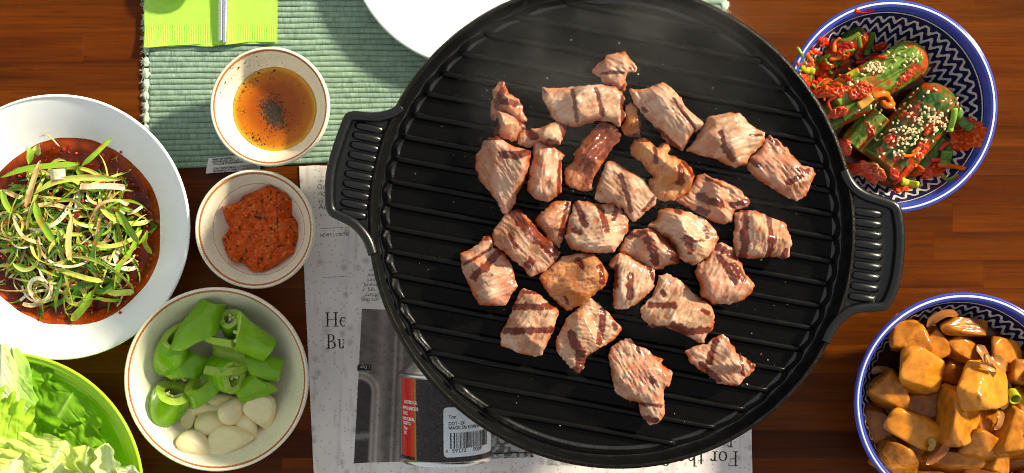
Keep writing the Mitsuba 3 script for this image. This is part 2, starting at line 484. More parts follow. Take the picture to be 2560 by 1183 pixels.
for side, x in ((-1, xl), (1, xr)):
    for i in range(26):
        y = yb + (2 * i + 1) * RIB + (x - xl) * slope * max(0.12, 1 - 2 * i / 22)
        s = trimesh.creation.icosphere(2, 1.0)
        p = s.vertices * [0.0021 + 0.0012 * rng.random(), RIB * (0.75 + 0.3 * rng.random()), 0.0014]
        p = p * (0.45 + 1.1 * meshkit.fbm(s.vertices * 2.2 + i * 9, 3, 4))[:, None]
        fr.append((p + [x + side * 0.0012, y + 0.0004 * rng.normal(), 0.0018], np.array(s.faces)))
        for k in range(14):
            a0 = rng.normal(0, 0.8)
            L = 0.002 + 0.0035 * rng.random()
            q0 = np.array([x + side * 0.0018, y + rng.normal(0, 0.002), 0.0015])
            q1 = q0 + [side * L * math.cos(a0), L * math.sin(a0), 0.0006 * rng.random()]
            fr.append(tube(np.array([q0, (q0 + q1) / 2 + [0, 0.0004, 0.0006], q1]), 0.00016, 4))
obj('fringe', join(fr), 'mat_fringe', mat, smooth=True)
labels[f'{mat}__fringe'] = {'label': 'pale fluffy stitched edge of the placemat', 'kind': 'stuff'}


def sheet(corners, z, thick, nu=40, nv=40, bump=None):
    """A thin paper on four corner points (tl, tr, br, bl) with bump(x, y) relief."""
    c = np.array([at(*q, z)[:2] for q in corners])
    s, t = np.meshgrid(np.linspace(0, 1, nu), np.linspace(0, 1, nv), indexing='ij')
    q = (c[0] * ((1 - s) * (1 - t))[..., None] + c[1] * (s * (1 - t))[..., None] + c[2] * (s * t)[..., None] + c[3] * ((1 - s) * t)[..., None])
    zz = z + (bump(q[..., 0], q[..., 1]) if bump else 0 * s)
    up = np.concatenate([q, zz[..., None]], -1).reshape(-1, 3)
    dn = up - [0, 0, thick]
    f = grid_faces(nu, nv)
    n = nu * nv
    uv = np.stack([s, t], -1).reshape(-1, 2)
    I = np.arange(n).reshape(nu, nv)
    edge = np.concatenate([I[:, 0], I[-1, 1:], I[::-1, -1][1:], I[0, ::-1][1:-1]])
    e2 = np.roll(edge, -1)
    sides = np.vstack([np.stack([edge, e2, e2 + n], 1), np.stack([edge, e2 + n, edge + n], 1)])
    return np.vstack([up, dn]), np.vstack([f[:, ::-1], f + n, sides]), np.vstack([uv, uv])


def write(text, px, py, height, z, parent, name='lettering', deg=0.0, bold=False, bump=None, bsdf='ink', mirror=1, squeeze=1.0):
    v, f = tm(meshkit.text_mesh(text, height, 0.00008, bold))
    v = v.copy()
    v[:, 0] *= squeeze
    a = math.radians(deg)
    c = at(px, py, z)
    x = c[0] + v[:, 0] * math.cos(a) - v[:, 1] * math.sin(a)
    y = c[1] + v[:, 0] * math.sin(a) + v[:, 1] * math.cos(a)
    zz = z + v[:, 2] + 0.00006 + (bump(x, y) if bump else 0)
    return obj(name, (np.stack([x, y, zz], 1), f), bsdf, parent, smooth=False)


scene['label_cloth'] = bumped(pr((0.62, 0.62, 0.60), 0.8, 0.1), lambda p, n, uv: noise(p.x * 1500, p.y * 3000, 1), 0.0002)
labz = lambda x, y: 0.0004 * np.sin((x - 0.02) * 260) + 0.0006 * meshkit.noise(np.stack([x * 70, y * 70, 0 * x], -1))
v, f, uv = sheet([(521, 396), (652, 384), (650, 424), (514, 434)], 0.0032, 0.0003, 40, 16, labz)
ml = obj('care_label', (v, f), 'label_cloth', mat, smooth=40)
labels[ml] = {'label': 'small white printed care label sticking out from under the placemat edge'}
for i, (t_, x, y) in enumerate([('WASH SEPARATELY.', 531, 401.5), ('RESHAPE AND DRY FLAT', 531, 407.5), ('TO ALLOW FOR SHRINKAGE.', 531, 413.5), ('LAVEZ SEPAREMENT, A CYCLE DELICAT', 533, 424.5), ('REDONNER LA FORME ET SECHER A PLAT', 533, 431.0)]):
    write(t_, x, y, sz(4.6), 0.0034, ml, 'lettering', 4.8, True, labz, squeeze=0.9)

# ------------------------------------------------------------------ napkin
scene['napkin_paper'] = bumped(pr(proc(lambda p, n, uv: mix((0.36, 0.66, 0.07), (0.42, 0.74, 0.10), fbm(p.x * 300, p.y * 300, 1, 3))), 0.75, 0.15), lambda p, n, uv: fbm(p.x * 700, p.y * 700, 1, 3), 0.0003)
nap = thing('paper_napkin', 'lime green paper napkin with an embossed border on the green placemat', 'napkin')


def napkin_ply(x0, x1, ybot, z, dy, seed):
    nu, nv = 640, 70
    s, t = np.meshgrid(np.linspace(0, 1, nu), np.linspace(0, 1, nv) ** 0.8, indexing='ij')
    px = x0 + (x1 - x0) * s
    wave = 3.2 * np.sin(s * 12 + seed) + 2.2 * np.sin(s * 21 + 1.7 * seed)
    yb_ = ybot - 13 * s + wave * 0.6 + dy
    py = -220 + (yb_ + 220) * t
    base = np.array(at(0, 0, 0.006)[:2])
    X = (px - 1280) / F * 0.994
    Y = (591.5 - py) / F * 0.994
    low = np.clip((py - 62) / 58, 0, 1)
    bill = 0.0011 * low ** 1.5 * (np.sin(s * 12 + seed) + 0.7 * np.sin(s * 21 + 1.7 * seed) + 0.8)
    band = np.clip((py - 62) / 2.5, 0, 1) * np.clip((yb_ - 3 - py) / 2, 0, 1)
    emb = 0.00017 * np.sin(2 * np.pi * px / 4.35) * band
    side = 0.00025 * np.sin(2 * np.pi * py / 4.35) * np.clip(1 - np.abs(px - x0 - 20) / 14, 0, 1) * 0
    Z = z + np.maximum(bill, -0.0012) + emb + side + 0.0005 * (meshkit.fbm(np.stack([X * 35, Y * 35, X * 0 + seed], -1), 3) - 0.5)
    up = np.stack([X, Y, Z], -1).reshape(-1, 3)
    n = len(up)
    f = grid_faces(nu, nv)[:, ::-1]
    I = np.arange(n).reshape(nu, nv)
    edge = np.concatenate([I[:, 0], I[-1, 1:], I[::-1, -1][1:], I[0, ::-1][1:-1]])
    e2 = np.roll(edge, -1)
    sides = np.vstack([np.stack([edge, e2, e2 + n], 1), np.stack([edge, e2 + n, edge + n], 1)])
    return np.vstack([up, up - [0, 0, 0.00015]]), np.vstack([f, f[:, ::-1] + n, sides])


obj('ply', napkin_ply(360, 693, 117, 0.0052, 0, 0.6), 'napkin_paper', nap, smooth=True)
obj('ply', napkin_ply(362, 690, 118, 0.0036, 1.5, 2.1), 'napkin_paper', nap, smooth=True)

for x0, y0, x1, y1, r, lab in ((553, -260, 551.5, 105, 0.00165, 'left of the two thin steel chopsticks on the green napkin'), (567.5, -260, 562, 110, 0.00175, 'right of the two thin steel chopsticks, reaching slightly lower on the napkin')):
    q0, q1 = at(x0, y0, 0.0105), at(x1, y1, 0.0082)
    s = np.concatenate([np.linspace(0, 0.985, 30), [0.99, 0.994, 0.997, 0.999, 1.0]])
    rad_ = (r + (1 - s) * 0.0009) * np.sqrt(np.clip((1.0005 - s) / 0.012, 0, 1))
    ch = obj('chopstick', tube(q0 + (q1 - q0) * s[:, None], rad_, 14), 'steel', None, smooth=True)
    tag(ch, lab, 'chopstick', 'steel chopsticks on the napkin')

sp = thing('spoon', 'steel spoon whose bowl tip pokes in above the green napkin', 'spoon')
nu, nv = 48, 24
s, t = np.meshgrid(np.linspace(0, 2 * np.pi, nu + 1), np.linspace(0, 1, nv), indexing='ij')
sc = at(448, -50, 0.011)
rx, ry = sz(66, 0.011), sz(58, 0.011)
ex = t * np.cos(s) * rx
ey = t * np.sin(s) * ry * (1 + 0.12 * np.sin(s))
ez = 0.0150 - 0.0065 * (1 - t ** 2.2)
up = np.stack([sc[0] + ex, sc[1] + ey, ez], -1)
dn = np.stack([sc[0] + ex * 0.99, sc[1] + ey * 0.99, ez - 0.0011 * np.sqrt(np.clip(1 - t ** 8, 0, 1))], -1)
obj('spoon_bowl', join([(up.reshape(-1, 3), grid_faces(nu + 1, nv)), (dn.reshape(-1, 3), grid_faces(nu + 1, nv)[:, ::-1])]), 'steel', sp, smooth=True)
q = smooth_profile([at(450, -105, 0.0150), at(449, -160, 0.0160), at(446, -320, 0.014), at(440, -560, 0.0075)], 8)
obj('handle', tube(q, np.linspace(0.0035, 0.0048, len(q)), 12, squash=0.35), 'steel', sp, smooth=True)


# ------------------------------------------------------------------ crockery
def bowl(name, label, cx, cy, R, zr, inner, wall, foot, glaze, inner_glaze=None, rim_band=None, category='bowl', z0=0.0, n=160, group=None):
    """inner: (fraction of R, z) points from the centre to the rim. Returns key, centre, and the inner radius -> z function."""
    c = at(cx, cy, zr)
    c[2] = z0
    R = sz(R, zr)
    key = thing(name, label, category, group)
    p = np.array(inner, float)
    p = np.c_[p[:, 0] * R, p[:, 1]]
    ins = smooth_profile(p, 8)
    top = np.array([[R - wall * 0.25, zr - z0 + wall * 0.22], [R + wall * 0.12, zr - z0 + wall * 0.16], [R + wall * 0.30, zr - z0 - wall * 0.35]])
    outer = p[::-1].copy()
    outer = np.c_[outer[1:, 0] + wall * 0.75, outer[1:, 1] - wall * 0.55]
    fr_ = foot * R
    outer = outer[outer[:, 0] > fr_ + wall]
    base = np.array([[fr_ + 0.0012, max(outer[-1, 1] * 0.5, 0.002)], [fr_, 0.0004], [fr_ - 0.0025, 0.0004], [fr_ - 0.003, 0.0018], [0.0, 0.0018]])
    outside = np.vstack([smooth_profile(np.vstack([top, outer]), 6), base])
    uvm = lathe(ins, n, c)
    obj('inside', uvm[:2], inner_glaze or glaze, key, smooth=True, uv=uvm[2])
    m = lathe(np.vstack([ins[-1:], outside]), n, c)
    obj('body', m[:2], glaze, key, smooth=45)
    if rim_band:
        for (r_, w, bs) in rim_band:
            zi = np.interp(r_ * R, ins[:, 0], ins[:, 1])
            an = np.linspace(0, 2 * np.pi, 13)
            pr_ = np.c_[r_ * R + w * np.cos(an), zi + (0.0001 if r_ < 1 else 0.0007) + w * 0.42 * np.sin(an)]
            obj('rim_band', lathe(pr_[::-1], n, c)[:2], bs, key, smooth=True)
    return key, c, (lambda r: np.interp(r, ins[:, 0], ins[:, 1]) + z0)


cream = [(0, .006), (.25, .0062), (.45, .0085), (.62, .0145), (.78, .0235), (.90, .0330), (.97, .0385), (1.0, .0405)]
kb1, cb1, zb1 = bowl('sauce_bowl', 'small cream bowl with a brown rim holding amber dipping sauce and black pepper', 674, 266, 146, 0.0455, cream, 0.0032, 0.45, 'cream_glaze', None, [(0.972, 0.00105, 'brown_glaze')], z0=0.0027 + 0.002)
kb2, cb2, zb2 = bowl('sauce_bowl', 'small cream bowl with a brown rim holding a mound of red paste', 636, 573, 146, 0.0415, cream, 0.0032, 0.45, 'cream_glaze', None, [(0.968, 0.00115, 'brown_glaze'), (0.80, 0.00028, 'brown_glaze')])
cream2 = [(0, .0065), (.3, .0067), (.52, .0085), (.66, .015), (.79, .0275), (.90, .0410), (.97, .0500), (1.0, .0525)]
kb3, cb3, zb3 = bowl('vegetable_bowl', 'cream bowl with a brown rim filled with cut green peppers and garlic cloves', 540, 949, 227, 0.0530, cream2, 0.0036, 0.45, 'cream_glaze', None, [(0.978, 0.00105, 'brown_glaze')])
plate_in = [(0, .0085), (.35, .0085), (.55, .0100), (.66, .0135), (.76, .0200), (.86, .0270), (.95, .0325), (1.0, .0350)]
kp1, cp1, zp1 = bowl('serving_plate', 'deep white round plate with shredded scallion salad in dark red dressing', 143, 568, 329, 0.0355, plate_in, 0.003, 0.5, 'porcelain')
plate_flat = [(0, .0060), (.45, .0060), (.62, .0063), (.67, .0085), (.72, .0125), (.80, .0140), (.92, .0165), (1.0, .0180)]
kp2, cp2, zp2 = bowl('dinner_plate', 'empty white dinner plate half under the grill pan on the placemat', 1190, -150, 316, 0.0212, plate_flat, 0.0028, 0.5, 'porcelain', z0=0.0027)

# blue patterned bowls
NAVY, BLUE, BONE = (0.010, 0.011, 0.055), (0.030, 0.050, 0.34), (0.56, 0.53, 0.50)


def zigzag(p, n, uv):
    teeth, v = 46.0, uv.y
    tr = dr.abs((uv.x * teeth - dr.floor(uv.x * teeth)) - 0.5) * 2
    saw = dr.clip(tr * 1.5 - 0.25, 0, 1) + 0.05 * (noise(uv.x * 190, v * 30, 5) - 0.5)
    w = (v - 0.34) / 0.100 - saw * 0.62
    d = dr.abs(w - dr.floor(w) - 0.5)
    line = smoothstep(0.225, 0.175, d + 0.08 * (noise(uv.x * 500, v * 90, 1) - 0.5)) * smoothstep(0.48, 0.50, v) * (1 - smoothstep(0.845, 0.855, v))
    c = mix(NAVY, BONE, line)
    rim = smoothstep(0.905, 0.912, v)
    c = c * (1 - rim) + mix(BLUE, (0.050, 0.075, 0.42), noise(uv.x * 60, v * 9, 3)) * rim
    ring = smoothstep(0.0065, 0.0045, dr.abs(v - 0.893))
    return c * (1 - ring) + mi.Color3f(BONE) * ring


scene['zigzag_glaze'] = pr(proc(zigzag), 0.14, 0.55)
scene['white_glaze'] = pr((0.74, 0.71, 0.68), 0.2, 0.5)
scene['blue_glaze'] = pr(BLUE, 0.15, 0.55)
blue_in = [(0, .0070), (.30, .0075), (.52, .0125), (.70, .0225), (.83, .0355), (.92, .0480), (.97, .0560), (1.0, .0600)]
kb4, cb4, zb4 = bowl('patterned_bowl', 'blue rimmed bowl with white zigzag inside holding stuffed cucumber kimchi', 2228, 266, 258, 0.0605, blue_in, 0.0034, 0.42, 'white_glaze', 'zigzag_glaze', [(0.997, 0.0030, 'blue_glaze')])
kb5, cb5, zb5 = bowl('patterned_bowl', 'blue rimmed bowl with white zigzag inside filled with glazed potato chunks', 2410, 1006, 266, 0.0605, blue_in, 0.0034, 0.42, 'white_glaze', 'zigzag_glaze', [(0.997, 0.0030, 'blue_glaze')])

scene['lime_plastic'] = pr((0.33, 0.62, 0.010), 0.3, 0.5)
lime_in = [(0, .0070), (.45, .0075), (.62, .0130), (.74, .0330), (.82, .0560), (.865, .0720), (.872, .0745), (.90, .0752), (.912, .0790), (.940, .0798), (.952, .0840), (.985, .0852), (1.0, .0856)]
kb6, cb6, zb6 = bowl('salad_bowl', 'bright lime green plastic bowl with a stepped rim full of lettuce leaves', 11, 1229, 345, 0.0860, lime_in, 0.0026, 0.5, 'lime_plastic')

# ------------------------------------------------------------------ sauces
rng = np.random.default_rng(21)


def liquid(name, label, c, zfun, r_edge, wob, bsdf, seed):
    zl = float(zfun(r_edge))
    n, m = 140, 40
    s = np.linspace(0, 2 * np.pi, n + 1)[:, None]
    t = np.linspace(0, 1, m)[None, :]
    edge = r_edge * (1 + wob * (meshkit.fbm(np.stack([np.cos(s) * 1.6, np.sin(s) * 1.6, s * 0 + seed], -1), 3) - 0.5))
    R_ = t * edge
    meniscus = 0.0005 * np.clip((t - 0.95) / 0.05, 0, 1) ** 2
    up = np.stack([c[0] + R_ * np.cos(s), c[1] + R_ * np.sin(s), zl + 0.0002 + meniscus + 0 * R_], -1)
    dn = np.stack([c[0] + R_ * np.cos(s), c[1] + R_ * np.sin(s), np.minimum(zfun(R_) + 0.0003, zl)], -1)
    uv = np.stack([s / (2 * np.pi) + 0 * t, t + 0 * s], -1).reshape(-1, 2)
    f = grid_faces(n + 1, m)
    v, f = join([(up.reshape(-1, 3), f), (dn.reshape(-1, 3), f[:, ::-1])])
    key = obj(name, (v, f), bsdf, None, smooth=True, uv=np.vstack([uv, uv]))
    tag(key, label, 'sauce')
    return zl


scene['amber_sauce'] = pr(proc(lambda p, n, uv: mix(mix((0.31, 0.062, 0.001), (0.46, 0.135, 0.002), smoothstep(0.50, 0.86, uv.y)), (0.62, 0.30, 0.02), smoothstep(0.84, 1.0, uv.y)) * (0.9 + 0.2 * fbm(p.x * 90, p.y * 90, 2, 2))), 0.06, 0.3)
zl1 = liquid('dipping_sauce', 'amber brown oil and soy dip in the small bowl on the placemat', cb1, zb1, sz(104, 0.024), 0.05, 'amber_sauce', 3)


def chili_sauce(p, n, uv):
    g = fbm(p.x * 120, p.y * 120, 1, 3)
    deep = mix((0.040, 0.0045, 0.0008), (0.095, 0.011, 0.001), g)
    return mix(deep, mix((0.22, 0.022, 0.001), (0.36, 0.055, 0.004), g), smoothstep(0.83, 1.0, uv.y + 0.12 * (fbm(p.x * 160, p.y * 160, 3, 2) - 0.5)))


scene['chili_dressing'] = pr(proc(chili_sauce), 0.07, 0.28)
cs1 = at(172, 580, 0.018)
cs1[2] = 0
zl2v = 0.0148
n_, m_ = 160, 50
s = np.linspace(0, 2 * np.pi, n_ + 1)[:, None]
t = np.linspace(0, 1, m_)[None, :]
edge = sz(233, 0.018) * (1 + 0.06 * (meshkit.fbm(np.stack([np.cos(s) * 2, np.sin(s) * 2, s * 0 + 8], -1), 3) - 0.5))
X = cs1[0] + t * edge * np.cos(s)
Y = cs1[1] + t * edge * np.sin(s)
rp = np.hypot(X - cp1[0], Y - cp1[1])
film = zp1(rp) + 0.0003
up = np.stack([X, Y, np.maximum(zl2v, film)], -1)
uv = np.stack([s / 6.2832 + 0 * t, t + 0 * s], -1).reshape(-1, 2)
dn = up.copy()
dn[..., 2] = film - 0.0001
f = grid_faces(n_ + 1, m_)
v, f = join([(up.reshape(-1, 3), f), (dn.reshape(-1, 3), f[:, ::-1])])
tag(obj('salad_dressing', (v, f), 'chili_dressing', None, smooth=True, uv=np.vstack([uv, uv])), 'dark red chilli soy dressing pooled around the scallion salad', 'sauce')

# black pepper on the dip
fl = []


def flake(c, r, seed_rng, flat=0.5):
    s = trimesh.creation.icosphere(1 if r > 0.0006 else 0, r)
    v = s.vertices * [1, 0.7 + 0.5 * seed_rng.random(), flat]
    v = v * (0.7 + 0.6 * seed_rng.random((len(v), 1)))
    a = seed_rng.random() * 6.28
    R_ = np.array([[math.cos(a), -math.sin(a), 0], [math.sin(a), math.cos(a), 0], [0, 0, 1]])
    return v @ R_.T + c, np.array(s.faces)


for i in range(3050):
    if i < 2700:
        a, b = rng.normal(0, 1, 2)
        q = np.array([683, 283]) + np.array([0.42, 0.9]) * a * 21 + np.array([0.9, -0.42]) * b * 13
        r = (0.00036 if i < 1200 else 0.0002) * math.exp(rng.normal(0, 0.4))
    elif i < 2930:
        an = rng.choice([rng.normal(2.7, 0.55), rng.uniform(0, 6.28), rng.normal(4.3, .2)])
        rr = rng.normal(84, 9)
        q = np.array([679 + rr * math.cos(an), 272 - rr * math.sin(an)])
        r = 0.00034 * math.exp(rng.normal(0, 0.4))
    else:
        an = rng.normal(2.3, 0.5)
        rr = rng.normal(113, 8)
        q = np.array([674 + rr * math.cos(an), 267 - rr * math.sin(an)])
        r = 0.0003 * math.exp(rng.normal(0, 0.4))
    w = at(*q, zl1)
    rw = np.hypot(*(w[:2] - cb1[:2]))
    w[2] = max(zl1 + 0.0003, float(zb1(rw)) + 0.0001)
    fl.append(flake(w, min(r, 0.0011), rng))
scene['pepper_grain'] = pr((0.022, 0.015, 0.010), 0.6, 0.3)
tag(obj('ground_pepper', join(fl), 'pepper_grain', None, smooth=False), 'coarse black pepper floating on the amber dip', 'pepper', kind='stuff')

# red paste
P = outline('553,517 570,513 590,503 603,488 625,480 660,466 672,463 690,472 712,484 727,500 722,535 740,560 738,600 730,635 705,650 683,668 655,681 630,680 605,660 580,655 560,630 549,595 566,570 556,545', 0.026)
P = soft_outline(P, 0.001)
c_ = P.centroid
v, f, d = blob(P, 0.0, 0.036, 0.00075, 0.017, 5, 0, below=0.3)
rr = np.hypot(v[:, 0] - cb2[0], v[:, 1] - cb2[1])
floor_ = zb2(rr) + 0.0002
n1 = meshkit.fbm(v / 0.011, 4, 3) - 0.5
n2 = meshkit.fbm(v / 0.0032, 3, 7) - 0.5
topk = np.clip((v[:, 2] - 0.3 * 0.036) / (0.7 * 0.036), 0, 1)
v[:, 2] = np.maximum(floor_ * 0.999, floor_ + topk * 0.017 + (n1 * 0.013 + n2 * 0.0024) * np.clip(topk * 2.5, 0, 1))
v[:, :2] += (np.stack([meshkit.fbm(v / 0.006 + 5, 3, 2), meshkit.fbm(v / 0.006 + 9, 3, 4)], 1) - 0.5) * 0.004 * np.clip(topk * 4, 0.15, 1)[:, None]
g = meshkit.fbm(v / 0.004, 3, 11)[:, None]
g2 = meshkit.fbm(v / 0.0012, 2, 12)[:, None]
col = np.array([0.34, 0.024, 0.0005]) * (1 - g) + np.array([0.64, 0.088, 0.001]) * g
col = np.where(g2 > 0.63, np.array([0.55, 0.16, 0.03]), col)
col = np.where(meshkit.fbm(v / 0.0025, 2, 31)[:, None] > 0.70, np.array([0.06, 0.022, 0.006]), col)
tag(obj('chili_paste', (v, f), 'paste_wet', None, smooth=True, color=col), 'lumpy orange red fermented chilli paste in the small cream bowl', 'paste')

# ------------------------------------------------------------------ newspaper
def paper_color(p, n, uv):
    c = mix((0.60, 0.55, 0.535), (0.73, 0.68, 0.665), fbm(p.x * 60, p.y * 60, 2, 3))
    d, _, w = voronoi(p.x * 230, p.y * 230)
    spot = smoothstep(0.16 + 0.14 * w, 0.05, d) * smoothstep(0.62, 0.70, w) * 0.34
    d2, _, w2 = voronoi(p.x * 75 + 3, p.y * 75)
    blot = smoothstep(0.30, 0.05, d2) * smoothstep(0.55, 0.7, w2) * 0.30
    streak = smoothstep(0.62, 0.85, fbm(p.x * 220, p.y * 40, 5, 2)) * 0.18
    return c * (1 - spot) * (1 - blot) * (1 - streak)


def arch(p, n, uv):
    """A printed grey photograph of a stone arch and columns."""
    u, v = uv.x, uv.y                       # u 0..1 left to right, v 0..1 downwards
    g = fbm(u * 26, v * 34, 2, 3)
    fine = fbm(u * 160, v * 160, 7, 2)
    c = mix((0.085, 0.070, 0.064), (0.17, 0.145, 0.135), g) + mi.Color3f(0.03) * (fine - 0.5)
    col = smoothstep(0.015, 0.0, dr.abs(u - 0.205)) + 0.8 * smoothstep(0.02, 0.0, dr.abs(u - 0.24)) + 0.5 * smoothstep(0.05, 0.0, dr.abs(u - 0.13))
    c = c + mi.Color3f(0.15, 0.125, 0.115) * dr.clip(col, 0, 1) * (0.7 + 0.6 * fbm(u * 200, v * 9, 2, 2))
    cx, cy = 0.005, 0.545
    r = dr.sqrt(dr.square((u - cx) * 1.17) + dr.square(v - cy))
    ra = dr.select(v < cy, r, dr.abs(u - cx) * 1.17)
    ring = smoothstep(0.012, 0.0, dr.abs(ra - 0.098)) + smoothstep(0.014, 0.0, dr.abs(ra - 0.132)) * 0.8 + 0.5 * smoothstep(0.055, 0.0, dr.abs(ra - 0.115))
    c = c + mi.Color3f(0.17, 0.145, 0.135) * dr.clip(ring, 0, 1)
    hole = smoothstep(0.088, 0.080, ra) * smoothstep(cy - 0.095, cy - 0.088, v)
    c = c * (1 - 0.62 * hole)
    c = c + mi.Color3f(0.13) * hole * smoothstep(0.035, 0.0, dr.abs(v - 0.83 + 0.10 * u - 0.03 * (fine - 0.5)))
    right = smoothstep(0.66, 0.70, u)
    leaf = mix((0.10, 0.10, 0.098), (0.40, 0.39, 0.385), smoothstep(0.35, 0.65, fbm(u * 44, v * 44, 4, 3)))
    c = c * (1 - right) + leaf * right
    lin_ = smoothstep(0.008, 0.004, dr.abs(u - 0.985)) + smoothstep(0.008, 0.004, dr.abs(v - 0.965)) * right
    c = c * (1 - dr.clip(lin_, 0, 1) * 0.8)
    d, _, w = voronoi(p.x * 230, p.y * 230)
    return dr.maximum(c * (1 - smoothstep(0.2, 0.05, d) * smoothstep(0.6, 0.7, w) * 0.5), 0.004)


scene['newsprint'] = bumped(pr(proc(paper_color), 0.85, 0.15), lambda p, n, uv: fbm(p.x * 900, p.y * 900, 1, 2), 0.0001)
scene['printed_photo'] = pr(proc(arch), 0.7, 0.2)
bA = lambda x, y: 0.0016 * meshkit.fbm(np.stack([x * 26, y * 14, 0 * x + 1], -1), 3)
bB = lambda x, y: 0.0019 * meshkit.fbm(np.stack([x * 26, y * 13, 0 * x + 7], -1), 3)
newsA = thing('newspaper_sheet', 'under newspaper sheet with big serif headline beside the pepper bowl', 'newspaper')
v, f, uv = sheet([(748, 415), (1330, 405), (1400, 1240), (788, 1250)], 0.0006, 0.0002, 90, 110, bA)
top = v[:, 1] > at(0, 424)[1]
v[:, 1] += np.where(top, 0.0006 * (np.abs(((v[:, 0] * 520) % 1) - 0.5) * 2 - 0.5), 0)          # the saw-toothed cut
obj('paper', (v, f), 'newsprint', newsA, smooth=True)
newsB = thing('newspaper_sheet', 'upper newspaper sheet with a grey arch photograph and upside down headline under the grill pan', 'newspaper')
v, f, uv = sheet([(880, 470), (1868, 500), (1882, 1260), (841, 1260)], 0.0022, 0.0002, 110, 100, bB)
obj('paper', (v, f), 'newsprint', newsB, smooth=True)
v, f, uv = sheet([(905, 772), (1335, 790), (1335, 1143), (885, 1158)], 0.00245, 0.0001, 90, 60, bB)
pk = obj('photograph', (v, f), 'printed_photo', newsB, smooth=True, uv=uv)
labels[pk] = {'label': 'grey printed photograph of a stone arch'}
scene['pale_print'] = pr(proc(lambda p, n, uv: mix((0.28, 0.27, 0.265), (0.52, 0.50, 0.49), smoothstep(0.3, 0.7, fbm(uv.x * 9, uv.y * 12, 1, 3)))), 0.7, 0.2)
v, f, uv = sheet([(1372, 1060), (1450, 1062), (1450, 1163), (1368, 1163)], 0.00245, 0.0001, 20, 20, bB)
obj('photograph', (v, f), 'pale_print', newsB, smooth=True, uv=uv)


def rule(x0, y0, x1, y1, z, parent, bump, w=0.8):
    a, b = at(x0, y0, z), at(x1, y1, z)
    s = np.linspace(0, 1, 30)[:, None]
    q = a + (b - a) * s
    up = np.array([0, sz(w), 0])
    v = np.vstack([q + up / 2, q - up / 2])
    v[:, 2] = z + 0.00012 + bump(v[:, 0], v[:, 1])
    obj('printed_rule', (v, grid_faces(2, 30)[:, ::-1]), 'ink', parent, smooth=False)


for t_, x, y, h in (('3 PU', 794, 456, 5), ('Od', 793, 474, 13), ('rid', 796, 490, 11), ('4 T', 796, 507, 6), ('Aci', 797, 524, 13), ('BY L', 800, 541, 6), ('NEWS | CRITICI', 800, 592, 7.5)):
    write(t_, x, y, sz(h), 0.0006, newsA, 'lettering', 2.0, False, bA)
rule(800, 572, 905, 566, 0.0006, newsA, bA)
rule(808, 694, 868, 691, 0.0006, newsA, bA)
# serif headline letters, drawn with strokes
def serif(ch):
    S, Hh, st = 0.05, 1.0, 0.115
    def bar(x0, y0, x1, y1): return sbox(x0, y0, x1, y1)
    def stem(x, h, top=True): return unary_union([bar(x - st / 2, 0, x + st / 2, h), bar(x - .17, 0, x + .17, S)] + ([bar(x - .17, h - S, x + .17, h)] if top else [bar(x - .17, h - S, x, h)]))
    def ell(cx, cy, rx, ry, ix, iy): return affinity.scale(Point(0, 0).buffer(1, 32), rx, ry).difference(affinity.scale(Point(0, 0).buffer(1, 32), ix, iy)).__class__ and affinity.translate(affinity.scale(Point(0, 0).buffer(1, 32), rx, ry).difference(affinity.scale(Point(0, 0).buffer(1, 32), ix, iy)), cx, cy)
    x = 0.66
    if ch == 'H': return unary_union([stem(.2, 1), stem(.78, 1), bar(.2, .49, .78, .54)]), 1.0
    if ch == 'F': return unary_union([stem(.2, 1), bar(.2, .95, .68, 1), bar(.63, .78, .68, 1), bar(.2, .49, .55, .54), bar(.51, .42, .55, .61)]), .74
    if ch == 'B': return unary_union([stem(.2, 1), ell(.32, .755, .30, .245, .18, .195).intersection(bar(.32, 0, 1, 1)), ell(.34, .26, .36, .26, .235, .21).intersection(bar(.34, 0, 1, 1)), bar(.2, .95, .33, 1), bar(.2, 0, .35, .05), bar(.2, .49, .34, .54)]), .78
    if ch == 'e': return unary_union([ell(.3, .33, .26, .34, .155, .285).difference(bar(.3, .20, .7, .36)), bar(.08, .36, .53, .405)]), .62
    if ch == 'o': return ell(.32, .33, .29, .34, .175, .29), .66
    if ch == 'u': return unary_union([bar(.12, .2, .235, x), bar(.03, x - S, .2, x), ell(.3, .2, .18, .21, .075, .15).intersection(bar(0, -.2, 1, .2)), bar(.46, 0, .575, x), bar(.37, x - S, .5, x), bar(.5, 0, .66, S)]), .7
    if ch == 'r': return unary_union([stem(.2, x, False), ell(.36, .5, .14, .16, .07, .08).intersection(bar(.2, .5, .6, 1)), Point(.46, .54).buffer(.06)]), .52
    if ch == 't': return unary_union([bar(.15, .1, .26, .86), bar(.03, x - S, .42, x), ell(.29, .13, .14, .14, .06, .08).intersection(bar(.1, -.2, .42, .12))]), .46
    if ch == 'h': return unary_union([stem(.2, 1.02, False), ell(.42, .42, .2, .24, .095, .17).intersection(bar(.2, .42, 1, 1)), bar(.505, 0, .62, .44), bar(.4, 0, .73, S)]), .78
    if ch == 'S': return unary_union([ell(.33, .75, .25, .26, .13, .2).difference(bar(.33, .3, .9, .73)), ell(.33, .26, .27, .27, .15, .21).difference(bar(-.1, .28, .33, .7)), bar(.53, .72, .57, .95), bar(.06, .04, .1, .30)]), .7
    return Polygon(), .4


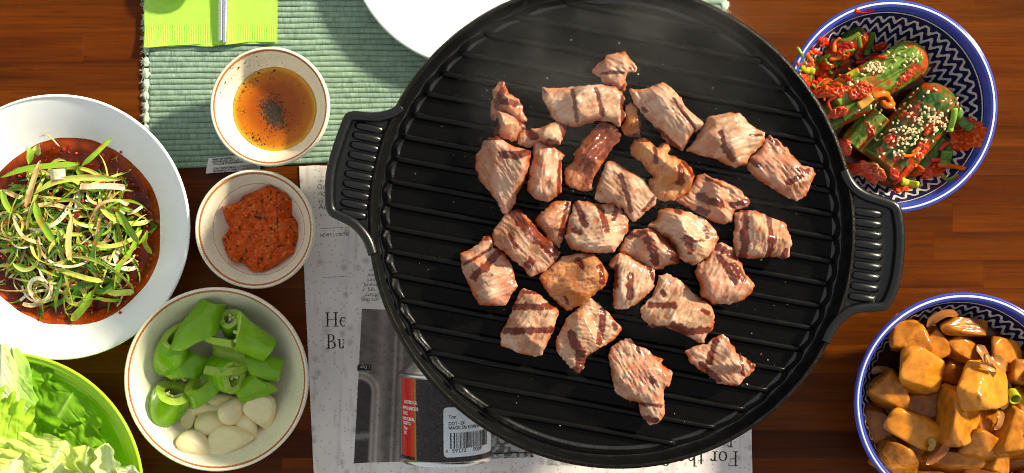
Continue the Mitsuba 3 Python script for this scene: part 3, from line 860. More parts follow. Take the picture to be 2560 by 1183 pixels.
def headline(text, px, py, cap, z, parent, bump, deg=0.0):
    x, parts = 0.0, []
    for ch in text:
        g, w = serif(ch)
        if not g.is_empty:
            parts.append(affinity.translate(g, x, 0))
        x += w
    g = unary_union(parts)
    ms = [trimesh.creation.extrude_polygon(q.segmentize(0.15), 0.00008 / cap, engine='earcut') for q in getattr(g, 'geoms', [g])]
    v, f = join([tm(m) for m in ms])
    a, c = math.radians(deg), at(px, py, z)
    v = v * cap
    X = c[0] + v[:, 0] * math.cos(a) - v[:, 1] * math.sin(a)
    Y = c[1] + v[:, 0] * math.sin(a) + v[:, 1] * math.cos(a)
    obj('headline', (np.stack([X, Y, z + v[:, 2] + 0.00009 + bump(X, Y)], 1), f), 'ink', parent, smooth=False)


headline('Ha'.replace('a', 'e'), 812, 817, sz(36), 0.0006, newsA, bA, 0.8)
headline('Bu', 815, 872, sz(36), 0.0006, newsA, bA, 0.8)
headline('For the S', 1846, 1128, sz(37), 0.0022, newsB, bB, 180.0)
headline('r', 1833, 1098, sz(30), 0.0022, newsB, bB, 180.0)
for i, t_ in enumerate(('aluc', 'view', 'tured', 'souoq', '-org  .r', 'riders', 'are they')):
    write(t_, 945 - (i % 2), 672 + i * 12.4, sz(8.2), 0.0022, newsB, 'lettering', 180, False, bB)
scene['caption_black'] = pr((0.025, 0.02, 0.018), 0.7, 0.2)
scene['caption_white'] = pr((0.45, 0.42, 0.40), 0.7, 0.2)
v, f, uv = sheet([(894, 912), (929, 911), (928, 926), (893, 927)], 0.0026, 0.0001, 12, 6, bB)
cp_ = obj('caption', (v, f), 'caption_black', newsB, smooth=False)
write('i  Dor', 926, 914, sz(7.5), 0.00262, cp_, 'lettering', 180, False, bB, 'caption_white')

# ------------------------------------------------------------------ gas can
can = thing('gas_canister', 'steel fuel canister in red and black print lying on the newspaper below the grill pan', 'gas canister')
RC = sz(112, 0.036)
cc = at(1116, 1143, RC + 0.004)
tilt = math.radians(0.6)
AX = np.array([math.sin(tilt) * -1, math.cos(tilt), 0])       # towards the far (neck) end
SX = np.array([AX[1], -AX[0], 0])


def on_can(theta, L, r):
    """theta: angle round the can, 0 = right side, pi/2 = on top; L: distance from the base."""
    return (cc + [0, 0, 0]) + AX * np.asarray(L)[..., None] + SX * (r * np.cos(theta))[..., None] + np.array([0, 0, 1.0]) * (r * np.sin(theta))[..., None]


def can_print(p, n, uv):
    a, L = uv.x, uv.y           # a in degrees from the right side, L in mm from the base
    red = smoothstep(165.0, 164.4, a) * smoothstep(129.0, 129.6, a)
    c = mix((0.010, 0.006, 0.007), (0.020, 0.009, 0.012), noise(a * 0.2, L * 0.1))
    c = c * (1 - red) + mi.Color3f(0.50, 0.012, 0.010) * red
    stripe = smoothstep(2.6, 2.8, L) * smoothstep(5.2, 5.0, L) * red + smoothstep(2.6, 2.4, L) * red
    c = c * (1 - stripe) + mi.Color3f(0.010, 0.004, 0.004) * stripe
    gold = smoothstep(130.0, 129.6, a) * smoothstep(127.0, 127.4, a)
    c = c * (1 - gold) + mi.Color3f(0.30, 0.17, 0.012) * gold
    grey = smoothstep(165.0, 165.4, a)
    c = c * (1 - grey) + mi.Color3f(0.20, 0.19, 0.19) * grey
    dx, dy = dr.maximum(dr.abs(a - 47.0) - 43.0 + 5.0, 0.0), dr.maximum(dr.abs(L - 25.0) - 19.0 + 3.0, 0.0)
    lab = smoothstep(1.02, 0.98, dr.sqrt(dr.square(dx / 5.0) + dr.square(dy / 3.0)))
    c = c * (1 - lab) + mi.Color3f(0.62, 0.66, 0.70) * lab
    spec = smoothstep(0.66, 0.72, noise(a * 2.2, L * 2.2)) * 0.06
    return c + mi.Color3f(spec)


scene['can_print'] = pr(proc(can_print), 0.24, 0.2, clearcoat=0.25, clearcoat_gloss=0.9)
scene['tin'] = {'type': 'twosided', 'b': {'type': 'roughconductor', 'material': 'none', 'specular_reflectance': {'type': 'rgb', 'value': [0.70, 0.71, 0.70]}, 'alpha': 0.12}}
na = 120
th_ = np.linspace(-np.pi, np.pi, na + 1)[:, None]
Ls = np.linspace(0.0022, 0.0655, 30)[None, :]
P = on_can(th_ + 0 * Ls, Ls + 0 * th_, RC)
uv = np.stack([np.degrees(th_) + 0 * Ls, Ls * 1000 + 0 * th_], -1).reshape(-1, 2)
obj('printed_body', (P.reshape(-1, 3), grid_faces(na + 1, 30)), 'can_print', can, smooth=True, uv=uv)


def can_ring(prof, name):
    p = np.array(prof)
    P = on_can(th_ + 0 * p[None, :, 1], p[None, :, 0] + 0 * th_, p[None, :, 1])
    obj(name, (P.reshape(-1, 3), grid_faces(na + 1, len(p))), 'tin', can, smooth=40)


can_ring([(0.0026, 0.0), (0.0026, RC - 0.004), (0.0, RC - 0.002), (-0.0012, RC - 0.0004), (-0.0012, RC + 0.0010), (-0.0002, RC + 0.0016), (0.0012, RC + 0.0014), (0.0024, RC + 0.0003), (0.0026, RC - 0.0008)], 'base_rim')
can_ring([(0.0650, RC - 0.0008), (0.0652, RC + 0.0006), (0.0664, RC + 0.0015), (0.0676, RC + 0.0012), (0.0682, RC), (0.0686, RC - 0.002), (0.072, RC - 0.0045), (0.080, RC - 0.012), (0.0855, RC - 0.0185), (0.087, 0.0145), (0.0905, 0.0145), (0.092, 0.0125), (0.092, 0.005), (0.1, 0.005), (0.1, 0.0)], 'shoulder')


def can_text(text, theta_deg, L, h, bsdf, bold=True, name='lettering'):
    m = meshkit.text_mesh(text, h, 0.00008, bold)
    v, f = tm(m.subdivide_to_size(0.0012) if False else m)
    th = math.radians(theta_deg) - v[:, 0] / RC
    P = on_can(th, L + v[:, 1], RC + 0.00007 + v[:, 2])
    obj(name, (P, f), bsdf, can, smooth=False)


scene['white_print'] = pr((0.75, 0.75, 0.75), 0.5, 0.3)
for t_, L in (('LISTED UL', 0.0455), ('APPLIANCES', 0.0408), ('FUEL', 0.0368), ('NATIONAL', 0.0325), ('OSETO', 0.0290), ('Trip', 0.0252), ('GE', 0.0215)):
    wid = {'LISTED UL': 152, 'APPLIANCES': 157, 'FUEL': 155, 'NATIONAL': 157, 'OSETO': 155, 'Trip': 154, 'GE': 153}[t_]
    can_text(t_, wid, L, 0.0024, 'white_print')
for t_, L in (('Ton', 0.0355), ('DOT-2P', 0.0305), ('MADE IN KOREA', 0.0272)):
    can_text(t_, 84, L, 0.0024, 'ink')
rng = np.random.default_rng(8)
bars, a = [], 82.0
while a > 24:
    w = rng.choice([0.35, 0.7, 1.05, 1.4])
    tt = np.radians(np.linspace(a, a - w * 1.25, 3))
    q = np.stack([on_can(tt, np.full(3, 0.0125), RC + 0.00012), on_can(tt, np.full(3, 0.0245), RC + 0.00012)], 0)
    bars.append((q.reshape(-1, 3), grid_faces(2, 3)))
    a -= w * 1.25 + rng.choice([0.4, 0.8, 1.2]) * 1.3
obj('barcode', join(bars), 'ink', can, smooth=False)
can_text('8', 88, 0.0098, 0.0021, 'ink')
can_text('59172', 80, 0.0096, 0.0026, 'ink')
can_text('0009', 52, 0.0096, 0.0026, 'ink')
q = np.array([cc + AX * 0.095, cc + AX * 0.13 + SX * 0.015, [*(PC[:2] + np.array([-0.09, -0.01])), 0.03], [PC[0] - 0.03, PC[1], 0.045]])
obj('fuel_pipe', tube(smooth_profile(q, 8), 0.004, 10), 'black_enamel', burner, smooth=True)

# ------------------------------------------------------------------ meat on the pan
MEAT = [
(15,'p',-35,'1478,177 1495,159 1516,140 1539,132 1563,130 1571,140 1596,168 1590,180 1571,185 1563,199 1569,212 1561,229 1548,227 1527,214 1506,208 1499,195 1487,185',[('1577,168 1586,170', 11), ('1506,182 1561,182', 8), ('1552,223 1563,210', 8)],'smallest meat chunk, alone at the top of the pile'),
(21,'t',30,'1354,218 1396,220 1430,216 1468,212 1506,211 1539,216 1556,231 1564,246 1556,263 1564,282 1558,303 1550,318 1539,313 1527,305 1497,303 1472,309 1438,318 1419,313 1396,307 1377,290 1368,269 1359,244',[('1431,223 1443,299', 11), ('1491,222 1506,286', 12), ('1558,239 1558,303', 11), ('1358,220 1364,227', 6)],'long oblong meat chunk with two upright sear stripes and a browned right end'),
(17,'g',60,'1244,209 1260,201 1263,212 1273,233 1299,248 1305,265 1311,282 1318,303 1303,307 1286,294 1269,282 1248,277 1235,309 1227,299 1227,269 1232,239 1231,227',[('1260,202 1252,227 1239,265', 17), ('1239,252 1299,256', 17), ('1231,286 1232,303', 9)],'thin curved dark brown meat strip at the upper left of the pile'),
(18,'p',70,'1239,282 1246,275 1269,282 1286,292 1303,307 1318,320 1303,328 1292,354 1277,354 1256,345 1233,343 1237,324 1246,303',[('1239,343 1246,311', 13), ('1299,307 1313,320', 9)],'narrow pink tan meat piece just under the curved dark strip'),
(19,'t',80,'1320,324 1349,318 1379,307 1413,306 1415,330 1402,360 1392,362 1370,366 1349,354 1328,370 1311,368 1292,358 1296,337 1307,324',[('1320,326 1337,343', 21), ('1406,307 1411,337', 14), ('1370,354 1392,360', 14)],'small flat meat piece with browned tips resting above the two pink chunks'),
(24,'p',-60,'1206,356 1220,343 1246,342 1263,354 1282,364 1311,373 1328,377 1324,404 1320,430 1309,459 1290,489 1288,510 1275,527 1263,537 1250,527 1242,506 1223,480 1199,451 1187,415 1191,387 1201,375',[('1256,387 1290,392 1320,379', 21), ('1218,347 1248,345', 11)],'large pale pink underdone chunk at the left of the pile with one seared wedge'),
(23,'p',85,'1335,351 1354,354 1379,362 1396,375 1415,389 1404,402 1406,430 1404,480 1392,493 1370,504 1337,499 1318,476 1320,451 1324,421 1332,392 1330,370',[('1402,404 1398,438 1396,485', 11), ('1366,356 1383,362', 11)],'upright pink chunk with a charred right edge beside the largest pink chunk'),
(15,'d',50,'1499,307 1516,305 1539,315 1554,337 1548,354 1527,375 1516,396 1497,425 1482,451 1482,476 1459,480 1434,472 1413,463 1411,421 1434,404 1438,379 1459,349 1480,328',[('1506,315 1480,362 1472,396', 46), ('1539,337 1501,387', 38), ('1468,421 1472,451', 21)],'deep red brown chunk glazed all along its top in the middle of the upper pile'),
(21,'t',-45,'1518,402 1539,405 1573,425 1607,444 1624,468 1645,493 1639,512 1615,531 1599,548 1582,557 1573,544 1556,523 1531,510 1501,508 1487,499 1493,468 1501,442',[('1552,438 1577,527', 15), ('1639,493 1611,527', 8), ('1556,415 1607,444', 4)],'smooth tan wedge with a single dark sear stripe down its middle'),
(13,'o',80,'1563,265 1582,256 1594,273 1603,303 1601,328 1599,345 1577,343 1558,335 1554,320 1563,299',[('1561,339 1596,339', 13), ('1599,277 1602,320', 7)],'little fatty sliver with a browned foot squeezed behind the oblong chunk'),
(22,'t',-50,'1572,220 1597,222 1620,222 1644,207 1663,206 1682,224 1703,245 1715,268 1737,289 1764,311 1754,323 1732,336 1718,357 1707,379 1690,370 1669,357 1648,332 1631,306 1610,289 1589,264 1578,243',[('1684,247 1711,289 1739,324', 10), ('1610,268 1618,277', 13), ('1644,319 1703,370', 9)],'long diagonal chunk at the top right with one sear stripe along its far edge'),
(23,'t',20,'1711,378 1737,349 1754,323 1764,306 1770,289 1792,287 1813,282 1851,283 1868,302 1889,319 1916,332 1912,353 1893,378 1876,391 1868,412 1842,420 1817,412 1796,399 1770,391 1745,387',[('1801,332 1811,370 1836,399', 15), ('1880,336 1910,336', 6)],'broad pale chunk with a bent sear stripe, second from the right end'),
(20,'p',-50,'1923,336 1944,349 1969,370 1986,395 2007,412 2032,420 2042,437 2030,454 2024,471 2015,492 1994,502 1965,494 1948,480 1923,465 1901,454 1880,437 1868,420 1874,395 1889,382 1906,365 1916,346',[('1927,342 1948,357', 13), ('1878,395 1897,412', 14), ('1999,425 2024,429', 15), ('1969,458 2003,442', 14)],'rightmost oblong chunk with orange glazed patches and browned corners'),
(21,'o',70,'1574,370 1585,353 1610,342 1631,357 1639,370 1656,357 1673,357 1677,374 1669,387 1686,391 1711,404 1728,420 1735,442 1728,471 1711,488 1686,501 1661,505 1635,492 1623,471 1623,452 1635,442 1618,425 1601,404 1580,391',[('1635,370 1639,404', 14), ('1711,408 1730,437', 14), ('1597,349 1623,351', 11), ('1699,420 1703,454', 21)],'knobbly two-lobed chunk with a fatty orange end'),
(18,'g',-35,'1749,435 1762,434 1779,444 1804,452 1834,463 1859,480 1876,505 1868,520 1838,526 1830,556 1804,562 1779,551 1754,539 1728,522 1699,509 1686,501 1711,488 1730,467 1741,446',[('1749,488 1775,505 1804,509', 22), ('1770,446 1821,471', 8), ('1834,513 1872,505', 15), ('1749,522 1770,530', 17)],'brown chunk with a deep dark groove between the wedge and the square'),
(21,'t',80,'1836,534 1853,525 1887,527 1926,542 1961,554 1975,578 1981,608 1975,642 1961,650 1926,640 1892,647 1863,647 1838,640 1833,608 1838,569',[('1867,528 1862,646', 20), ('1928,545 1925,641', 18), ('1968,627 1963,645', 17)],'squarish chunk with two bold upright sear stripes at the right of the pile'),
(22,'p',20,'1149,634 1176,624 1196,609 1209,591 1227,590 1234,607 1232,621 1252,622 1262,639 1278,662 1283,683 1295,718 1278,738 1262,764 1232,764 1199,765 1181,733 1166,703 1153,672',[('1184,690 1217,665 1245,632', 22), ('1158,662 1227,622', 8), ('1214,596 1227,594', 12)],'leftmost chunk with coarse slanting fibres and a red brown band'),
(22,'g',-50,'1229,584 1252,551 1272,525 1293,520 1313,536 1333,556 1349,581 1374,601 1402,631 1389,652 1364,678 1328,694 1308,672 1278,647 1257,627 1237,612',[('1285,530 1313,566 1384,629', 33), ('1318,662 1328,657', 20), ('1272,586 1288,617', 11)],'chunk with one broad dark red sear band running down to its right corner'),
(17,'g',30,'1338,546 1359,525 1384,505 1409,500 1430,505 1425,530 1414,576 1399,624 1379,607 1354,576 1338,561',[('1417,510 1404,586', 13)],'ribbed brown sliver tucked between the dark banded chunk and the two-striped cube'),
(24,'t',10,'1437,503 1465,503 1501,509 1536,508 1556,525 1572,551 1569,576 1556,601 1536,633 1506,634 1465,633 1430,624 1410,596 1420,561 1430,525',[('1445,510 1463,563', 17), ('1501,513 1515,576', 19), ('1544,518 1536,548', 14), ('1435,576 1450,581', 17)],'blocky central cube with two slanting stripes and a pale front face'),
(22,'o',10,'1346,695 1374,667 1404,642 1445,633 1485,634 1506,657 1521,683 1516,713 1485,738 1455,764 1420,779 1399,764 1374,738 1359,718',[('1501,667 1506,703', 20), ('1412,743 1422,761', 7), ('1445,652 1455,667', 18)],'rounded glossy orange glazed chunk near the centre'),
(21,'t',60,'1305,721 1328,726 1349,736 1374,759 1399,776 1392,799 1384,830 1366,863 1354,892 1323,891 1288,880 1252,865 1250,835 1262,814 1275,789 1288,754',[('1289,769 1392,764', 19), ('1266,829 1376,825', 19), ('1310,731 1349,734', 11)],'pale chunk at the lower left crossed by two level red brown stripes'),
(21,'t',-10,'1475,743 1496,759 1516,776 1536,799 1556,822 1546,840 1516,865 1485,880 1465,896 1460,921 1445,939 1430,921 1409,901 1392,880 1388,850 1404,825 1414,799 1440,774',[('1510,776 1500,858', 18), ('1430,837 1452,891 1447,931', 25), ('1536,812 1541,825', 15)],'kite-shaped chunk ending in a dark point at its lower tip'),
(19,'p',-60,'1529,868 1551,850 1577,846 1592,865 1612,870 1638,891 1658,901 1655,911 1683,931 1673,967 1660,972 1660,997 1663,1033 1648,1058 1627,1066 1607,1048 1597,1027 1600,1007 1572,1002 1541,982 1529,951 1526,921 1521,891',[('1592,858 1600,883', 9), ('1615,1050 1643,1055', 18), ('1627,946 1633,956', 13), ('1607,1012 1653,1017', 11)],'ragged crumpled pinkish piece lowest on the pan'),
(19,'p',-30,'1564,593 1583,574 1618,569 1642,564 1662,581 1681,608 1701,632 1699,657 1672,664 1652,672 1632,676 1618,667 1598,652 1574,642 1547,632 1554,613',[('1640,569 1669,605 1696,647', 25), ('1623,598 1642,659', 23), ('1574,591 1613,581', 15)],'red chunk with two dark glossy bands just right of the central cube'),
(22,'t',70,'1529,647 1549,630 1578,642 1613,662 1640,674 1637,701 1637,716 1623,735 1598,757 1574,770 1539,774 1532,755 1534,716 1537,676 1520,662',[('1542,667 1539,716', 14), ('1578,692 1576,740', 22), ('1627,672 1635,696', 13)],'stubby upright chunk with a dark slot below the red banded one'),
(22,'t',-25,'1613,564 1642,549 1647,525 1667,520 1696,525 1730,532 1765,549 1789,574 1797,593 1789,623 1765,647 1735,664 1711,657 1696,642 1686,618 1667,593 1637,574',[('1718,596 1728,627', 21), ('1767,571 1772,593', 13), ('1691,529 1703,532', 13), ('1728,605 1760,600', 7)],'broad cracked tan chunk with pepper specks left of the square'),
(23,'p',60,'1784,613 1804,605 1833,618 1846,642 1863,681 1890,716 1877,735 1853,755 1819,762 1779,760 1752,740 1750,711 1735,681 1745,662 1770,642',[('1792,613 1838,642', 23), ('1804,647 1821,676 1838,706', 20), ('1838,664 1860,696', 22)],'plump chunk with a raw pink lower lobe and a jagged red crust'),
(22,'t',50,'1647,689 1667,685 1696,696 1721,716 1735,735 1775,760 1789,789 1782,824 1765,838 1760,863 1740,853 1716,838 1686,828 1667,819 1627,819 1603,794 1600,770 1623,750 1640,721',[('1630,765 1684,765', 17), ('1659,730 1664,740', 14), ('1681,814 1730,833 1775,828', 21), ('1755,775 1770,784', 14), ('1632,816 1662,819', 9)],'wide chunk split by a cleft, its right half orange brown'),
(19,'p',-40,'1713,877 1740,865 1765,860 1784,846 1809,835 1824,853 1843,882 1873,902 1892,912 1882,931 1863,946 1848,965 1824,963 1799,961 1775,941 1745,922 1723,902',[('1794,855 1775,907', 18), ('1755,912 1804,956', 17), ('1877,907 1887,922', 15), ('1853,892 1863,941', 9)],'glistening reddish chunk alone at the lower right'),
]
TINT = {'t': ((0.74, 0.63, 0.45), (0.57, 0.45, 0.31)), 'p': ((0.72, 0.58, 0.43), (0.56, 0.32, 0.25)), 'o': ((0.70, 0.37, 0.13), (0.56, 0.19, 0.035)),
        'g': ((0.57, 0.41, 0.29), (0.44, 0.24, 0.17)), 'd': ((0.34, 0.17, 0.10), (0.20, 0.06, 0.03))}


def smin(a, b, k):
    h = np.clip(0.5 + 0.5 * (b - a) / k, 0, 1)
    return b + (a - b) * h - k * h * (1 - h)


scene['meat_juicy'] = pr(VC, proc(lambda p, n, uv: 0.16 + 0.26 * smoothstep(0.35, 0.65, fbm(p.x * 160, p.y * 160, p.z * 160, 2))), 0.20, clearcoat=0.7, clearcoat_gloss=0.93)


def meat(row, idx):
    h, tint, fib, out, marks, label = row
    h = h / 1000
    rng = np.random.default_rng(100 + idx)
    zb = ZR + 0.0002
    zs = zb + 0.45 * h
    P = soft_outline(outline(out, zs), 0.0012)
    pts, tri, d, nb = poly_mesh(P, 0.00078, (0.00025, 0.0007, 0.0014))
    c = np.array(P.centroid.coords[0])
    q = pts - c
    size = math.sqrt(P.area)
    edge = min(0.0075, 0.32 * size)
    # uneven facets: a few tilted planes cut the top
    top = h * (1 + 0.10 * rng.normal()) + q @ rng.normal(0, 0.10, 2)
    # planes at random angles slope the top off towards its sides
    for k in range(4):
        an = rng.uniform(0, 2 * np.pi)
        slope = rng.uniform(0.55, 1.5)
        off = h * rng.uniform(0.85, 1.15) + slope * size * rng.uniform(-0.02, 0.30)
        top = smin(top, off - slope * (q @ np.array([math.cos(an), math.sin(an)])), 0.0016)
    top = -smin(-top, -0.52 * h + 0 * top, 0.003)
    k_ = np.clip(d / edge, 0, 1)
    prof = np.clip(1 - (1 - k_) ** 2.4, 0, 1) ** 0.62
    f2 = np.array([math.cos(math.radians(fib)), math.sin(math.radians(fib))])
    al, ac = q @ f2, q @ np.array([-f2[1], f2[0]])
    bend = 0.0022 * (meshkit.fbm(np.c_[q / 0.008, q[:, 0] * 0 + idx], 2, 5) - 0.5)
    fibre = meshkit.fbm(np.c_[al / 0.0075 + idx, (ac + bend) / 0.0013, q[:, 0] * 0], 3, idx) - 0.5
    lump = meshkit.fbm(np.c_[q / 0.0065, q[:, 0] * 0 + 3 * idx], 3, idx + 9) - 0.5
    fine = meshkit.fbm(np.c_[q / 0.0013, q[:, 0] * 0 + idx], 2, idx + 4) - 0.5
    crack = np.clip(0.5 - np.abs(meshkit.fbm(np.c_[al / 0.006 + 7, (ac + bend) / 0.0028, q[:, 0] * 0 + idx], 2, idx + 40) - 0.5) * 9, 0, 1)
    md = np.full(len(pts), 1.0)
    for txt, w in marks:
        ln = LineString([at(*[float(a) for a in s.split(',')], zs + 0.4 * h)[:2] for s in txt.split()])
        den = np.array([ln.interpolate(t, normalized=True).coords[0] for t in np.linspace(0, 1, 60)])
        dd = cKDTree(den).query(pts)[0] / sz(w / 2 * 0.95, zs)
        md = np.minimum(md, np.maximum(0, dd * (1 + 1.3 * (meshkit.fbm(np.c_[q / 0.0030, q[:, 0] * 0 + 2], 3, idx + 70) - 0.5)) - 0.0))
        md = np.minimum(md, 9)
    sear = np.clip((1.10 - md) / 0.26, 0, 1)
    sear = sear * sear * (3 - 2 * sear)
    halo = np.zeros(len(pts))
    zm = zb + 0.38 * h
    relief = (0.0019 * fibre + 0.0022 * lump + 0.00015 * fine - 0.0007 * crack) * np.clip(prof * 1.3, 0.0, 1) - 0.0006 * sear
    ztop = zm + (top - 0.38 * h) * prof + relief
    ztop = np.maximum(ztop, zm + 0.0002 * prof)
    jag = (np.stack([meshkit.fbm(np.c_[pts / 0.0028, pts[:, 0] * 0], 3, idx + 20), meshkit.fbm(np.c_[pts / 0.0028, pts[:, 0] * 0 + 9], 3, idx + 21)], 1) - 0.5) * 0.0022 * np.clip(1 - d / 0.003, 0, 1)[:, None]
    xy = pts + jag
    bot = zm - (zm - zb) * prof
    n = len(pts)
    low = np.where(np.arange(n) < nb, np.arange(n), np.arange(n) + n - nb)
    v = np.vstack([np.c_[xy, ztop], np.c_[xy, bot][nb:]])
    f = np.vstack([tri, low[tri[:, ::-1]]])
    # colour: cooked tan to pinker muscle along the fibres, browned crust on marks and edges
    a_, b_ = (np.array(x) for x in TINT[tint])
    big = meshkit.fbm(np.c_[q / 0.011, q[:, 0] * 0 + idx * 5], 3, 3)
    w = np.clip((big - 0.5) * 3.6 + 0.42 + 1.1 * fibre, 0, 1)[:, None]
    col = a_ * (1 - w) + b_ * w
    cream = np.clip((meshkit.fbm(np.c_[q / 0.013 + 11, q[:, 0] * 0 + idx * 3], 2, 8) - 0.50) * 4, 0, 0.75)[:, None] * {'t': 1.0, 'p': 0.8, 'o': 0.25, 'g': 0.5, 'd': 0.0}[tint]
    col = col * (1 - cream) + np.array([0.84, 0.73, 0.58]) * cream
    side = np.clip((0.62 - k_ + 1.1 * lump) * 4, 0, 0.8)[:, None] * {'t': 0.35, 'p': 0.75, 'o': 0.2, 'g': 0.4, 'd': 0.1}[tint]
    col = col * (1 - side) + np.array([0.58, 0.37, 0.29]) * side
    fat = np.clip((meshkit.fbm(np.c_[al / 0.012, ac / 0.0035, q[:, 0] * 0 + idx], 3, idx + 60) - 0.60) * 7, 0, 1)[:, None] * 0.6
    col = col * (1 - fat) + np.array([0.76, 0.58, 0.38]) * fat
    col = col * (1 - 0.35 * crack[:, None] * np.array([0.7, 1, 1.1]))
    col = col * (1 + 0.75 * fibre + 0.2 * fine)[:, None] ** np.array([0.8, 1.1, 1.2])
    brown = np.clip((meshkit.fbm(np.c_[q / 0.0045, q[:, 0] * 0 + idx * 2], 3, idx + 80) - 0.56) * 5, 0, 1)
    brown = np.maximum(brown * 0.55, np.clip(1.3 - d / 0.0026, 0, 1) * np.clip((meshkit.fbm(np.c_[pts / 0.006, pts[:, 0] * 0], 2, idx + 90) - 0.42) * 6, 0, 1) * 0.95)[:, None]
    col = col * (1 - brown) + np.array([0.38, 0.075, 0.006]) * brown
    hal = np.clip((1.6 - md) / 0.6, 0, 1)[:, None] * 0.45
    col = col * (1 - hal) + np.array([0.46, 0.115, 0.015]) * hal
    sr = (0.55 + 0.75 * meshkit.fbm(np.c_[pts / 0.0016, pts[:, 0] * 0], 2, idx + 30))[:, None]
    dark = np.array([0.110, 0.0085, 0.0016] if tint != 'd' else [0.150, 0.030, 0.013]) * sr
    char = np.clip((meshkit.fbm(np.c_[pts / 0.003, pts[:, 0] * 0 + 1], 3, idx + 33) - 0.60) * 8, 0, 1)[:, None]
    dark = dark * (1 - (0.7 if tint != 'd' else 0.35) * char)
    s_ = sear[:, None] * 0.95
    col = col * (1 - s_) + dark * s_
    spk = (rng.random(n) < 0.006) & (rng.random(n) < 0.8)
    col[spk] *= 0.22
    low_c = col[nb:] * 0 + np.array([0.26, 0.105, 0.045])
    kk = tag(obj('meat_chunk', (v, f), 'meat_juicy', None, smooth=True, color=np.clip(np.vstack([col, low_c]), 0.002, 0.9)), label, 'meat', 'grilled meat chunks on the pan')


for i_, row in enumerate(MEAT):
    meat(row, i_)

# crumbs, pepper specks and fat droplets spat out on the hot iron
rng = np.random.default_rng(55)
cr, ccol = [], []
for i in range(420):
    if rng.random() < 0.6:
        row = MEAT[rng.integers(len(MEAT))]
        x, y = [float(a) for a in rng.choice(row[3].split()).split(',')]
        q = np.array([x, y]) + rng.normal(0, 14, 2)
    else:
        rr, an = math.sqrt(rng.random()) * 540, rng.uniform(0, 6.28)
        q = np.array([1530 + rr * math.cos(an), 562 + rr * math.sin(an)])
    w = at(*q, ZF)
    if np.hypot(*(w[:2] - PC[:2])) > 0.155:
        continue
    off = ((w[:2] - PC[:2]) @ V - PHASE) / PERIOD
    w[2] = (ZR if abs(off - round(off)) < 0.12 else ZF) + 0.0003
    r = 0.00026 * math.exp(rng.normal(0, 0.5))
    m_ = flake(w, min(r, 0.0013), rng, 0.6)
    cr.append(m_)
    c_ = [(0.45, 0.33, 0.2), (0.10, 0.03, 0.01), (0.55, 0.50, 0.42)][rng.choice(3, p=[0.35, 0.35, 0.3])]
    ccol.append(np.tile([c_], (len(m_[0]), 1)))
tag(obj('meat_crumbs', join(cr), 'food_gloss', None, smooth=True, color=np.vstack(ccol)), 'tiny browned crumbs and fat droplets scattered on the hot pan', 'crumbs', kind='stuff')

# ------------------------------------------------------------------ cut green peppers and garlic
def ortho(t):
    a = np.cross(t, [0, 0, 1.0])
    if np.linalg.norm(a) < 1e-3:
        a = np.array([1.0, 0, 0])
    a /= np.linalg.norm(a)
    return a, np.cross(a, t)


